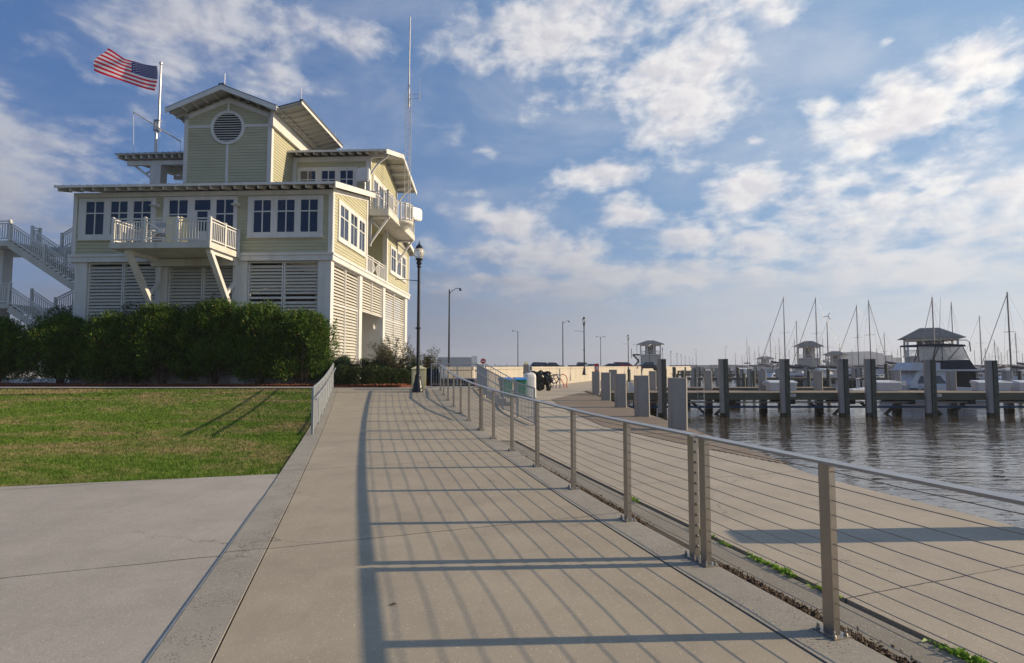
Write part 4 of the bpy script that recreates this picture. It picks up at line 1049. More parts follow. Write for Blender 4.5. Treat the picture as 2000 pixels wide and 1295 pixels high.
# ------------------------------------------------------------------ vegetation
def leafcloud(name, centers, dirs, L, Wd, m, parent, droop=.2, loc=None):
    """one folded-diamond leaf per centre, growing along dirs"""
    n = len(centers); d = dirs/np.linalg.norm(dirs, axis=1)[:, None]
    r = RNG.normal(0, 1, (n, 3)); s = np.cross(d, r); s /= np.linalg.norm(s, axis=1)[:, None]
    L = L*(.7+.6*RNG.random(n)); Wd = Wd*(.7+.6*RNG.random(n))
    mid = centers+d*(L*.45)[:, None]; tip = centers+d*L[:, None]; tip[:, 2] -= droop*L
    V = np.stack([centers, mid+s*(Wd/2)[:, None], tip, mid-s*(Wd/2)[:, None]], 1).reshape(-1, 3)
    return npmesh(name, V, np.arange(n*4).reshape(-1, 4), m, parent, loc)
def bush_points(n, rx, ry, h, lumps, seed, low=.05):
    """sprigs gathered on many small lobes: an uneven outline with gaps between"""
    g = np.random.default_rng(seed); C = []
    for k in range(lumps):
        a = g.random()*2*np.pi; q = g.random()**.42; zc = low+(1-low)*g.random()**.8
        wz = 1-.62*max(0, zc-.6)/.4 if zc > .6 else .82+.18*zc/.6
        C.append((rx*q*math.cos(a)*wz*.82, ry*q*math.sin(a)*wz*.82, h*(.10+.80*zc), .30+.34*g.random()))
    C = np.array(C); idx = g.integers(0, len(C), n)
    v = g.normal(0, 1, (n, 3)); v /= np.linalg.norm(v, axis=1)[:, None]
    r = (.55+.5*g.random(n)**.6)*C[idx, 3]
    P = C[idx, :3]+v*r[:, None]*np.array([1,1,1.1])
    P[:, 2] = np.clip(P[:, 2], .04, None)
    return P, v
def oleander(x, y, rx, ry, h, label, seed, n=30000):
    t = thing('oleander_bush', label, 'bush', (x, y, hz(y)-.03), 0, 'tall oleander bushes in front of the building')
    P, v = bush_points(n, rx, ry, h, 95, seed)
    out = P*np.array([1/rx, 1/ry, 0]); d = v*.5+np.array([0,0,1.15])+out*.5+RNG.normal(0, .38, P.shape)
    leafcloud('foliage', P, d, .17, .034, M['olean'], t)
    # tips standing proud of the crown
    g = np.random.default_rng(seed+99); k = 70; mb = MB(); tp = []
    for i in range(k):
        a = g.random()*2*np.pi; q = g.random()**.5*.8; bx, by = rx*q*math.cos(a), ry*q*math.sin(a)
        tp.append((bx, by, h*(.80+.26*g.random())*(1-.28*q)))
        if i < 16: mb.tube([(bx*.12, by*.12, 0), (bx*.5, by*.5, h*.35), (bx, by, tp[-1][2])], [.028,.02,.008], 5)
    tp = np.array(tp); m_ = 34; C = np.repeat(tp, m_, 0); C[:, 2] += RNG.random(len(C))*.42-.12; C[:, :2] += RNG.normal(0, .035, (len(C), 2))
    d = RNG.normal(0, .7, C.shape); d[:, 2] = np.abs(d[:, 2])*.6+.55
    leafcloud('sprigs', C, d, .19, .034, M['olean'], t)
    mb.build('stems', M['wood'], t, smooth=True)
ol = [(-24.8,27.1,2.0,1.0,3.0,'leftmost oleander bush, cut by the left edge, sky showing between its stems'),
      (-21.8,27.3,2.0,1.0,3.2,'second oleander bush from the left, below the outside stair'),
      (-19.1,27.0,1.95,1.0,3.35,'third oleander bush from the left, at the left corner column of the building'),
      (-16.7,26.9,2.0,1.0,3.7,'fourth oleander bush from the left, under the left end of the front balcony'),
      (-14.2,26.9,2.0,1.0,4.0,'fifth oleander bush from the left, under the right brace of the front balcony'),
      (-11.9,26.7,1.9,1.0,3.75,'sixth oleander bush from the left, before the right front louvers'),
      (-9.85,26.45,1.75,1.1,3.35,'rightmost oleander bush, bulging past the white corner column of the building')]
for i, a in enumerate(ol): oleander(a[0], a[1], a[2]+.15, *a[3:], seed=20+i)
dk = [(-22.9,28.6,1.5,1.0,4.0,'dark round bush rising behind the oleanders below the stair landing'),
      (-18.6,27.9,1.5,.8,3.9,'dark bush behind the oleanders at the left corner of the building')]
for i, (x, y, rx, ry, h, lb) in enumerate(dk):
    t = thing('dark_bush', lb, 'bush', (x, y, .8), 0, 'dark bushes behind the oleanders')
    P, v = bush_points(6500, rx, ry, h, 60, 70+i); leafcloud('foliage', P, v+np.array([0,0,.6])+RNG.normal(0, .5, P.shape), .11, .05, M['box'], t)
    mb = MB()
    for k in range(6): a = k*1.05; mb.tube([(.1*math.cos(a),.1*math.sin(a),0),(.7*math.cos(a),.5*math.sin(a),h*.75)], [.04,.012], 5)
    mb.build('stems', M['wood'], t)
def boxwood(x, y, r, h, label, seed, n=4500):
    t = thing('clipped_shrub', label, 'shrub', (x, y, .76), 0, 'low rounded shrubs along the mulch bed')
    g = np.random.default_rng(seed); v = g.normal(0, 1, (n, 3)); v /= np.linalg.norm(v, axis=1)[:, None]; v[:, 2] = np.abs(v[:, 2])*1.0
    rr = .72+.30*g.random(n)+.07*np.sin(v[:, 0]*9+seed)*np.cos(v[:, 1]*8)
    P = v*rr[:, None]*np.array([r, r*.9, h]); P[:, 2] += .02
    leafcloud('foliage', P, v+RNG.normal(0, .5, P.shape)+np.array([0,0,.3]), .06, .03, M['box'], t, 0)
    mb = MB()
    for k in range(4): mb.tube([(0,0,0),(.5*r*math.cos(k*1.6),.5*r*math.sin(k*1.6),h*.7)], [.03,.01], 5)
    mb.build('stems', M['wood'], t)
for i, (px, d, r, h) in enumerate([(672,26.1,.55,.95),(700,26.2,.66,.85),(731,26.4,.70,.95),(762,26.8,.62,.80),(787,27.2,.52,.75),(652,27.0,.6,1.0)]):
    boxwood((px-1000)/FPX*d, d, r, h, ['low rounded shrub just right of the far end of the left grey railing', 'second low rounded shrub right of the left grey railing, below the left palmetto', 'largest low rounded shrub, in the middle of the bed', 'low rounded shrub between the largest shrub and the cream cabinet', 'smallest low rounded shrub, touching the cream cabinet', 'low rounded shrub half behind the far end of the left grey railing'][i], 300+i)
def palmetto(x, y, h, label, seed, s=1.0):
    t = thing('palmetto', label, 'plant', (x, y, .77), 0, 'spiky palmettos beside the building')
    g = np.random.default_rng(seed); V = []; Fs = []; st_ = MB()
    for f_ in range(20):
        a = g.random()*2*np.pi; e = R(25+60*g.random()); Lp = h*(.45+.25*g.random())
        dd = np.array([math.cos(a)*math.cos(e), math.sin(a)*math.cos(e), math.sin(e)]); c = dd*Lp
        st_.tube([(0,0,.05), tuple(c)], [.014,.008], 4)
        side = np.cross(dd, [0,0,1]); side /= np.linalg.norm(side)+1e-6; up = np.cross(side, dd)
        for k in range(20):
            b = R(-82+164*k/19); r = (dd*math.cos(b)+side*math.sin(b))*(.52*s)*(.8+.35*g.random()); r = r+up*.05
            w_ = np.cross(r, up); w_ = w_/(np.linalg.norm(w_)+1e-6)*.016
            n0 = len(V); V += [c, c+r*.5+w_, c+r+np.array([0,0,-.05*s]), c+r*.5-w_]; Fs.append((n0,n0+1,n0+2,n0+3))
    st_.build('stems', M['wood'], t)
    npmesh('fronds', np.array(V), np.array(Fs), M['palm'], t)
palmetto(-8.2,27.4,1.55,'spiky palmetto at the foot of the sunlit white corner column', 5, 1.1)
palmetto(-6.9,28.2,1.6,'spiky palmetto before the dark louvered entry', 6, 1.0)
palmetto(-6.3,27.2,1.2,'small spiky palmetto left of the airy tree', 8, .8)
def airy(x, y, h, r, label, seed, n=2600):
    t = thing('small_tree', label, 'tree', (x, y, .77), 0, 'sparse twiggy small trees')
    g = np.random.default_rng(seed); mb = MB(); ends = []
    mb.tube([(0,0,0),(.05,0,h*.25)], [.05,.04], 6)
    for k in range(26):
        a = g.random()*2*np.pi; q = .25+.75*g.random(); e = (r*q*math.cos(a), r*q*math.sin(a), h*(.45+.55*g.random()*(1.15-q*.5)))
        m_ = (e[0]*.35, e[1]*.35, h*.38+.1*g.random()); mb.tube([(.02,0,h*.12),m_,e], [.025,.014,.004], 5)
        for _ in range(6):
            f_ = .35+.65*g.random(); p = tuple(np.array(m_)*(1-f_)+np.array(e)*f_); q2 = tuple(np.array(p)+g.normal(0, .17, 3)+np.array([0,0,.1])); mb.tube([p, q2], [.006,.002], 3, False); ends.append((p, q2))
    mb.build('trunk', M['wood'], t)
    E_ = np.array(ends); i = g.integers(0, len(E_), n); f_ = g.random(n)[:, None]; P = E_[i, 0]*(1-f_)+E_[i, 1]*f_+g.normal(0, .05, (n, 3))
    leafcloud('crown', P, g.normal(0, 1, (n, 3))+np.array([0,0,.4]), .065, .036, M['airy'], t, .1)
airy(-5.75,27.3,2.4,1.05,'twiggy small tree with sparse leaves between the entry and the black lamp post', 41, 3800)
airy(-4.75,29.0,1.9,1.2,'second twiggy small tree, behind the black lamp post and the cream cabinet', 42, 3600)
airy(-6.6,29.2,2.3,.8,'third twiggy small tree, in front of the rear louvers', 43, 2000)
boxwood(-5.9,28.0,.8,1.25,'loose dark shrub under the twiggy small tree', 320, 4200)
for i, (px, d, r_, h_, lb) in enumerate([(668,27.9,.75,1.35,'loose green shrub at the foot of the corner column, behind the low shrubs'),(712,27.8,.8,1.25,'loose green shrub before the near side louvers'),(752,27.7,.75,1.45,'loose green shrub left of the dark entry opening'),(797,28.2,.8,1.3,'loose green shrub half hidden by the lamp post and cabinet')]):
    boxwood((px-1000)/FPX*d, d, r_, h_, lb, 400+i, 6500)
# weeds in the gutter joint
def weed(y, s, label, seed, off=.74):
    t = thing('weed', label, 'weed', (xr(y)+off, y, PZ-.01), 0, 'weeds growing in the plaza joint')
    g = np.random.default_rng(seed); n = int(90*s); P = np.zeros((n, 3)); u_ = g.normal(0, 1, n)
    P[:, 1] = u_*.09*s; P[:, 0] = -.27*P[:, 1]+g.normal(0, .018, n); d = g.normal(0, .8, (n, 3)); d[:, 2] = np.abs(d[:, 2])+.35
    leafcloud('foliage', P, d, .055*min(1.3, s), .020, M['weed'], t, .25)
for i, (y, s) in enumerate([(2.78,1.0),(3.12,.4),(3.42,1.3),(3.62,.6),(4.55,.7),(5.0,1.0),(5.3,.7),(6.15,1.0),(7.65,.9),(2.3,.5),(5.75,.5)]):
    weed(y, s, ['leafy green weed in the joint near the lower right corner', 'tiny weed just beyond the lower right weed', 'largest bright green weed, right of the nearest railing post', 'low weed trailing off the largest bright green weed', 'small weed in the joint between the nearest post and the doubled posts', 'long low weed right after the doubled posts', 'weed seen between the doubled posts', 'low green weed patch left of the doubled posts', 'single upright weed in the joint left of the doubled posts', 'small weed at the very lower right corner', 'thin line of weeds beyond the doubled posts'][i], 60+i)
lf = MB(); lf.add([(0,0,.004),(.03,.012,.012),(.055,.004,.006),(.028,-.012,.004)], [(0,1,2,3)]); tag(lf.build('fallen_leaf', M['wood'], None, (-.86, 4.05, .002)), 'single dry leaf lying on the walkway in the foreground', 'leaf')

# ------------------------------------------------------------------ cabinet, lamps
cbn = thing('utility_cabinet', 'pale yellow utility cabinet with a low pyramid top right behind the lamp post', 'cabinet', (-3.97,24.1,.70), R(8))
MB().box(-.30,.30,-.25,.25,0,.86).build('body', M['cream'], cbn)
mb = MB(); mb.hexa([(-.34,-.29,.86),(.34,-.29,.86),(.34,.29,.86),(-.34,.29,.86)], [(-.05,-.05,1.0),(.05,-.05,1.0),(.05,.05,1.0),(-.05,.05,1.0)]); mb.build('lid', M['cream'], cbn)
MB().box(-.25,.25,-.262,-.252,.08,.8).build('door', M['cream'], cbn)
def lantern(loc, label, arm=0):
    t = thing('lamp_post', label, 'lamp post', loc, 0, 'black lantern lamp posts')
    mb = MB(); mb.lathe([(.23,0),(.23,.10),(.20,.14),(.19,.30),(.15,.42),(.12,.62),(.125,.66),(.09,.72)], 16); b_ = mb.build('base', M['black'], t, smooth=True)
    mb = MB(); mb.tube([(0,0,.7),(0,0,5.15)], [.072,.058], 14); mb.lathe([(.07,0),(.10,.03),(.10,.07),(.07,.10)], 12, (0,0,2.55)); mb.lathe([(.06,0),(.095,.05),(.075,.12),(.12,.2),(.10,.26),(.06,.32)], 12, (0,0,5.08)); mb.build('post', M['black'], t, smooth=True)
    mb = MB(); mb.lathe([(.07,0),(.15,.03),(.16,.07),(.12,.10)], 14, (0,0,5.38)); mb.build('lamp_holder', M['black'], t, smooth=True)
    mb = MB(); mb.lathe([(.12,0),(.19,.10),(.225,.24),(.215,.34),(.16,.42)], 18, (0,0,5.46)); mb.build('globe', M['lampglass'], t, smooth=True)
    mb = MB(); mb.lathe([(.17,0),(.16,.03),(.11,.12),(.06,.17),(.035,.22),(.04,.25),(.012,.30),(.006,.36)], 14, (0,0,5.88)); mb.build('finial_cap', M['black'], t, smooth=True)
    if arm:
        mb = MB(); mb.tube([(0,0,4.55),(-.93,0,4.62)], .016, 6); mb.lathe([(.005,-.03),(.03,0),(.005,.03)], 8, (-.95,0,4.62)); mb.build('banner_arm', M['black'], t)
        mb = MB(); mb.tube([(0,0,2.6),(-.16,0,2.6)], .014, 6); mb.build('banner_arm', M['black'], t)
    return t
L0 = lantern((-3.83,23.0,.62), 'tall black lantern lamp post at the top of the walkway, nearest and largest', 1)
sL = tree_of(L0)
ords = ['second', 'third', 'fourth', 'fifth', 'sixth', 'seventh', 'eighth', 'ninth', 'tenth', 'eleventh']
for i, (px, d) in enumerate([(1141,59),(1227,93),(1268,131),(1294,159),(1310,189),(1322,218),(1330,252),(1338,290),(1346,325),(1352,365)]):
    dup(L0, sL, ((px-1000)/FPX*d, d, .74), 0, f'{ords[i]} black lantern lamp post from the near end, on the road behind the seawall', 'black lantern lamp posts')
def cobra(loc, h, label, two=False, flip=1):
    t = thing('street_light', label, 'street light', loc, 0, 'tall road lights with curved arms')
    mb = MB(); mb.lathe([(.2,0),(.2,.3),(.12,.5)], 10); mb.tube([(0,0,.4),(0,0,h)], [.11,.07], 10); mb.lathe([(.02,0),(.08,.03),(.03,.12)], 8, (0,0,h)); mb.build('post', M['black'], t, smooth=True)
    for s in ([flip, -flip] if two else [flip]):
        mb = MB(); mb.tube([(0,0,h-.35),(s*.35,0,h+.0),(s*.75,0,h+.22),(s*1.1,0,h+.2)], .035, 6); mb.build('arm', M['black'], t, smooth=True)
        mb = MB(); mb.lathe([(.06,.22),(.10,.1),(.17,-.02),(.12,-.06)][::-1], 10, (s*1.15,0,h+.02)); mb.build('lamp_head', M['black'], t, smooth=True)
cobra((-6.6,59,.74), 8.9, 'tallest road light with a curved arm, right of the lantern lamp post')
cobra((1.3,125,.74), 8.6, 'road light with its arm to the left, above the green bins', False, -1)
cobra((9.3,103,.74), 9.0, 'road light with its arm to the right, above the bicycle rack')
cobra((24.7,157,.74), 9.0, 'double armed road light behind the parked cars', True)
cobra((47,212,.74), 9.0, 'double armed road light left of the nearest pavilion', True)
cobra((98,300,.74), 9.6, 'distant road light right of the row of lantern posts', False, -1)
cobra((112,296,-1.5), 13.2, 'most distant road light, between the seawall and the marina')
# ------------------------------------------------------------------ vehicles
def vehicle(loc, rz, kind, paint, label, group=None):
    nm = {'pickup': 'pickup_truck', 'suv': 'parked_car', 'sedan': 'parked_car'}[kind]
    t = thing(nm, label, 'pickup truck' if kind == 'pickup' else 'car', loc, rz, group)
    W_ = .95
    if kind == 'pickup': L_ = 2.8; body = [(-2.8,.45),(2.75,.45),(2.8,.75),(2.72,1.02),(1.55,1.12),(-2.78,1.12),(-2.8,.6)]; cab = [(1.5,1.11),(.85,1.72),(-.75,1.76),(-1.0,1.11)]
    elif kind == 'suv': L_ = 2.4; body = [(-2.35,.42),(2.3,.42),(2.4,.7),(2.25,.98),(1.3,1.08),(-2.3,1.10),(-2.4,.6)]; cab = [(1.35,1.07),(.6,1.66),(-1.8,1.70),(-2.3,1.09)]
    else: L_ = 2.3; body = [(-2.3,.36),(2.25,.36),(2.32,.6),(2.15,.82),(1.1,.94),(-1.7,.97),(-2.3,.88)]; cab = [(1.2,.93),(.35,1.38),(-.9,1.42),(-1.75,.96)]
    mb = MB(); mb.ext(body, lambda a, b: (a, -W_, b), lambda a, b: (a, W_, b)); bo = mb.build('body', M[paint], t)
    bv = bo.modifiers.new('bevel', 'BEVEL'); bv.width = .07; bv.segments = 2; bv.limit_method = 'ANGLE'
    mb = MB(); n = len(cab); zt = max(c[1] for c in cab)
    yy = lambda b: W_*(.93-.17*max(0, (b-cab[0][1])/(zt-cab[0][1])))
    mb.ext(cab, lambda a, b: (a, -yy(b), b), lambda a, b: (a, yy(b), b)); cb_ = mb.build('cabin', M[paint], t)
    g = MB(); f_ = lambda k, s: [cab[k][0], cab[k][1]]
    c0, c1, c2, c3 = cab; zb = c0[1]+.04
    for s in (-1, 1):
        ins = lambda a, b: (a, s*(yy(b)+.004), b)
        split = (c1[0]+c2[0])/2
        fx = c0[0]-.16; rx = c3[0]+.16
        g.add([ins(fx-.05,zb+.04), ins(split+.04,zb+.04), ins(split+.04,zt-.09), ins(c1[0]-.03,c1[1]-.07)], [(0,1,2,3)])
        g.add([ins(split-.04,zb+.04), ins(rx+.1,zb+.04), ins(c2[0]+.05,c2[1]-.09), ins(split-.04,zt-.09)], [(0,1,2,3)])
    g.build('side_windows', M['glass'], cb_)
    for (a, b, off) in ((c0, c1, 1), (c3, c2, -1)):
        dx, dz = b[0]-a[0], b[1]-a[1]; q = MB(); nx = off*.012
        A = [(a[0]+dx*.10+nx, -yy(a[1]+dz*.1)*.9, a[1]+dz*.10+.012), (a[0]+dx*.10+nx, yy(a[1]+dz*.1)*.9, a[1]+dz*.10+.012), (a[0]+dx*.9+nx, yy(a[1]+dz*.9)*.9, a[1]+dz*.9+.012), (a[0]+dx*.9+nx, -yy(a[1]+dz*.9)*.9, a[1]+dz*.9+.012)]
        q.add(A, [(0,1,2,3)]).build('windscreen' if off > 0 else 'rear_window', M['glass'], cb_)
    for sx in (-1, 1):
        for sy in (-1, 1):
            c = (sx*L_*.62, sy*(W_-.10), .36)
            ty = MB().tube([(c[0], c[1]-.11, c[2]), (c[0], c[1]+.11, c[2])], .36, 20).build('tyre', M['rubber'], t)
            MB().tube([(c[0], c[1]+sy*.10, c[2]), (c[0], c[1]+sy*.125, c[2])], .21, 14).build('rim', M['galv'], ty)
    xf = max(p[0] for p in body)-.10
    for sy in (-1, 1):
        MB().box(xf, xf+.09, sy*.68-.17, sy*.68+.17, .68, .84).build('headlight', M['tank'], t)
        MB().box(-L_-.015, -L_+.06, sy*.80-.09, sy*.80+.09, .70, .95).build('tail_light', M['red'], t)
    return t
vehicle((-4.6,30.3,-.10), R(180-6), 'pickup', 'carblack', 'large black pickup truck parked beyond the railings, nearest vehicle')
wd = Vector((7.3,20,0)).normalized(); wa = math.atan2(wd.y, wd.x)
vehicle((6.0,112,.74), R(8), 'suv', 'carblack', 'black sport utility car with its roof over the seawall behind the yellow hydrant', 'vehicles parked behind the seawall')
vehicle((9.0,128,.74), R(5), 'pickup', 'carblack', 'black pickup truck just left of the second lantern lamp post', 'vehicles parked behind the seawall')
vehicle((15.0,122,.74), R(6), 'pickup', 'carblack', 'black pickup truck just right of the second lantern lamp post', 'vehicles parked behind the seawall')
vehicle((18.6,104,.74), R(4), 'sedan', 'carblack', 'dark low sedan in front of the red car', 'vehicles parked behind the seawall')
vehicle((21.5,108,.74), R(5), 'suv', 'carred', 'dark red car behind the seawall with a pale roof reflection', 'vehicles parked behind the seawall')
vehicle((27.5,114,.74), R(186), 'pickup', 'carblack', 'black pickup truck in front of the nearest pavilion', 'vehicles parked behind the seawall')
vehicle((16.8,118,.74), R(8), 'sedan', 'cargrey', 'silver sedan left of the red pump box', 'vehicles parked behind the seawall')
tr_ = thing('box_trailer', 'long pale box trailer parked far behind the black pickup', 'trailer', (-9.2,92,.74), R(4))
MB().box(-2.9,2.6,-1.1,1.1,.55,2.35).build('body', M['galv'], tr_); MB().box(2.6,3.5,-1.1,1.1,.6,2.55).build('cab', M['tank'], tr_)
for a in (-1.6,-.7,2.7):
    for s in (-1,1): MB().tube([(a,s*1.0-.1,.38),(a,s*1.0+.1,.38)], .38, 14).build('wheel', M['rubber'], tr_)
sg = thing('traffic_sign', 'round red no entry sign with a white bar on a thin pole', 'sign', (-4.3,84,.74))
MB().tube([(0,.04,0),(0,.04,1.9)], .035, 6).build('pole', M['galv'], sg); MB().tube([(0,-.03,1.65),(0,.0,1.65)], .40, 24).build('plate', M['red'], sg); MB().box(-.28,.28,-.04,-.031,1.58,1.72).build('bar', M['tank'], sg)
for i, (px, d, h) in enumerate([(967,150,2.2),(990,150,2.3),(976,190,2.0)]):
    p = MB(); p.tube([(0,0,0),(0,0,h)], .10, 6); tag(p.build('mooring_post', M['mast'], None, ((px-1000)/FPX*d, d, .1)), ['pale mooring post far off left of the green bins', 'pale mooring post far off above the green bins', 'most distant thin mooring post above the green bins'][i], 'post')

# ------------------------------------------------------------------ plaza furniture
def bin_(x, y, label, rz=0):
    t = thing('recycling_bin', label, 'bin', (x, y, PZ), rz, 'green recycling bins with blue lids')
    mb = MB(); mb.hexa([(-.24,-.26,.08),(.24,-.26,.08),(.24,.26,.08),(-.24,.26,.08)], [(-.30,-.34,1.0),(.30,-.34,1.0),(.30,.36,1.0),(-.30,.36,1.0)]); mb.box(-.32,.32,-.36,.38,.95,1.01); b_ = mb.build('body', M['green'], t)
    mb = MB(); mb.hexa([(-.33,-.38,1.012),(.33,-.38,1.012),(.33,.42,1.012),(-.33,.42,1.012)], [(-.27,-.28,1.10),(.27,-.28,1.10),(.29,.40,1.13),(-.29,.40,1.13)]); mb.build('lid', M['bluelid'], t)
    for s in (-1, 1): MB().tube([(s*.20-.03*s,.28,.12),(s*.29,.28,.12)], .12, 12).build('wheel', M['rubber'], t)
    MB().tube([(-.24,.42,.98),(.24,.42,.98)], .018, 6).build('handle', M['green'], t)
bin_(-.35,31.6,'left green recycling bin with a blue lid behind the grey railing', R(20)); bin_(.42,32.0,'right green recycling bin with a blue lid, beside the white tank', R(14)); 
tk = thing('white_tank', 'tall white rounded plastic tank beside the green bins', 'tank', (1.02,32.6,PZ), R(10))
pts = [(.34*math.copysign(abs(math.cos(a))**.5, math.cos(a)), .36*math.copysign(abs(math.sin(a))**.5, math.sin(a))) for a in np.linspace(0, 2*math.pi, 24, endpoint=False)]
mb = MB(); prev = None
for (s0, z0_), (s1, z1_) in zip([(1.0,0),(1.0,1.15),(.93,1.28)], [(1.0,1.15),(.93,1.28),(.6,1.38)]): mb.add([(a*s0, b*s0, z0_) for a, b in pts]+[(a*s1, b*s1, z1_) for a, b in pts], [(i,(i+1)%24,24+(i+1)%24,24+i) for i in range(24)])
mb.add([(a*.6, b*.6, 1.38) for a, b in pts], [tuple(range(24))]); mb.build('body', M['tank'], tk); MB().box(.335,.36,-.05,.05,.7,.8).build('latch', M['galv'], tk)
MB().lathe([(.10,0),(.10,.04),(.07,.06)], 12, (0,0,1.38)).build('cap', M['galv'], tk)
cn = thing('power_pedestal', 'grey square pedestal with a pointed cream cap and two white signs', 'pedestal', (.90,36.5,PZ))
MB().box(-.17,.17,-.17,.17,0,1.88).build('column', M['pile'], cn)
MB().hexa([(-.19,-.19,1.88),(.19,-.19,1.88),(.19,.19,1.88),(-.19,.19,1.88)], [(-.03,-.03,2.08),(.03,-.03,2.08),(.03,.03,2.08),(-.03,.03,2.08)]).build('cap', M['cream'], cn)
for k in (0, 1):
    s_ = MB().box(.172,.40,-.19,-.172,1.06+.38*k,1.40+.38*k).build('sign_plate', M['tank'], cn)
    mb = MB(); mb.box(.21,.36,-.197,-.191,1.16+.38*k,1.19+.38*k); mb.box(.25,.32,-.197,-.191,1.22+.38*k,1.34+.38*k); mb.build('sign_mark', M['dark'], s_)
bk = thing('covered_machine', 'bulky black plastic wrapped machine with a spoked wheel on its right end', 'machine', (1.9,40.5,PZ))
g = np.random.default_rng(5); mb = MB()
def lump(c, r, seed, sq=(1,1,1)):
    gg = np.random.default_rng(seed); nu, nv = 18, 12; V = []; ph = gg.random(6)*6
    for j in range(nv+1):
        for i in range(nu):
            a = 2*math.pi*i/nu; b = math.pi*j/nv; k = 1+.13*math.sin(5*a+ph[0])*math.sin(4*b+ph[1])+.08*math.sin(9*a+ph[2]+3*b)+.05*gg.normal()*.6
            V.append((c[0]+r*k*sq[0]*math.sin(b)*math.cos(a), c[1]+r*k*sq[1]*math.sin(b)*math.sin(a), c[2]+r*k*sq[2]*math.cos(b)))
    return V, [(j*nu+i, j*nu+(i+1)%nu, (j+1)*nu+(i+1)%nu, (j+1)*nu+i) for j in range(nv) for i in range(nu)]
for i, (c, r, sq) in enumerate([((-.75,0,1.30),.22,(1.6,1,.6)),((-.3,0,1.12),.32,(1,1,.9)),((.15,0,.95),.40,(1,.9,1.2)),((.1,0,.45),.32,(1.1,1,1.3)),((.62,0,.85),.34,(1,.8,1.25)),((.72,0,.35),.2,(1,1,1.7)),((.65,0,1.28),.15,(1.8,1,.8)),((-.42,0,.6),.3,(.9,1,1.7))]):
    V, Fs = lump(c, r, i, sq); mb.add(V, Fs)
mb.build('wrapping', M['blackp'], bk, smooth=False)
mb = MB(); wc = Vector((1.12,-.05,.85)); ring_ = [wc+Vector((.30*math.cos(a),0,.30*math.sin(a))) for a in np.linspace(0, 2*math.pi, 21)]; mb.tube(ring_, .045, 6, False)
for k in range(5): a = 2*math.pi*k/5+.3; mb.beam(wc, wc+Vector((.28*math.cos(a),0,.28*math.sin(a))), .03, .04)
mb.build('wheel', M['blackp'], bk)
rk = thing('bicycle_rack', 'octopus-armed bicycle rack, blue arms left and red arms right of a grey post', 'bicycle rack', (3.85,45.5,PZ))
MB().tube([(0,0,0),(0,0,1.55)], .055, 8).build('post', M['galv'], rk)
for s, mm in ((-1, 'blue'), (1, 'red')):
    MB().tube([(s*.03,0,1.02),(s*.25,0,1.12),(s*.48,0,1.0),(s*.60,0,.72),(s*.56,0,.42),(s*.52,0,.2),(s*.62,0,0)], .035, 8).build('arm', M[mm], rk, smooth=True)
    MB().tube([(s*.02,-.05,.80),(s*.15,-.08,.62),(s*.30,-.1,.32),(s*.32,-.1,.12),(s*.34,-.12,0)], .035, 8).build('arm', M[mm], rk, smooth=True)
hy = thing('fire_hydrant', 'yellow fire hydrant with a cream cap behind the seawall', 'hydrant', (3.55,68,.74))
MB().lathe([(.20,0),(.20,.05),(.14,.08),(.14,.42),(.18,.45),(.18,.50),(.13,.56),(.05,.66)], 14).build('barrel', M['yellow'], hy, smooth=True); MB().lathe([(.2,0),(.22,.08),(.16,.2),(.05,.26)], 14, (0,0,.66)).build('bonnet', M['cream'], hy, smooth=True)
for s in (-1, 1): MB().tube([(s*.12,0,.36),(s*.24,0,.36)], .06, 10).build('outlet', M['yellow'], hy)
rb = thing('extinguisher_box', 'small red box on a post beside the leftmost concrete pile', 'box', (6.3,42,PZ))
MB().box(-.15,.15,-.12,.12,1.35,1.95).build('box', M['red'], rb); MB().box(-.03,.03,.12,.17,0,1.9).build('post', M['pile'], rb); MB().box(-.1,.1,-.132,-.122,1.45,1.75).build('door', M['tank'], rb)

# ------------------------------------------------------------------ concrete piles along the quay
def pile(x, y, z0, z1, w_, label, grp, rz=0, timber=False, name='concrete_pile'):
    t = thing(name, label, 'pile', (x, y, z0), rz, grp); h = z1-z0; t.rotation_euler = (random.uniform(-.010,.010), random.uniform(-.010,.010), rz+random.uniform(-.05,.05)); c = w_*.5; k = .04
    pl_ = [(-c+k,-c),(c-k,-c),(c,-c+k),(c,c-k),(c-k,c),(-c+k,c),(-c,c-k),(-c,-c+k)]
    MB().prism(pl_, 0, h).build('shaft', M['pile'], t)
    if z0 < -2: MB().prism([(a*1.02, b*1.02) for a, b in pl_], .3, 1.30).build('tide_growth', M['algae'], t)
    if timber:
        mb = MB(); mb.box(c+.004, c+.004+.24, -c-.06, -c+.18, 0, h+.0); b_ = mb.build('fender', M['timber'], t)
        mb = MB()
        for k_ in range(7): mb.tube([(c+.13,-c-.10,.25+k_*.55),(c+.13,-c-.06,.25+k_*.55)], .035, 8)
        mb.build('bolts', M['dark'], b_)
    return t
for i, (px, d, lb) in enumerate([(1321,15.8,'nearest and largest concrete pile at the edge of the boardwalk'),(1252.5,19.9,'second nearest concrete pile on the boardwalk'),(1211,24.3,'third nearest concrete pile on the boardwalk'),(1182.5,29.2,'fourth nearest concrete pile on the boardwalk'),(1163.5,34.6,'farthest and leftmost concrete pile on the boardwalk')]):
    pile((px-1000)/FPX*d, d, PZ-.02, 1.34, .45, lb, 'short concrete piles along the boardwalk')
pile(6.35,6.12,-2.5,1.34,.45,'short concrete pile off the right edge that casts a shadow on the plaza','short concrete piles along the boardwalk')
pile(7.1,39.6,-2.5,1.42,.50,'short concrete pile right behind the fourth boardwalk pile, dark with bolt marks','short concrete piles at the pier')
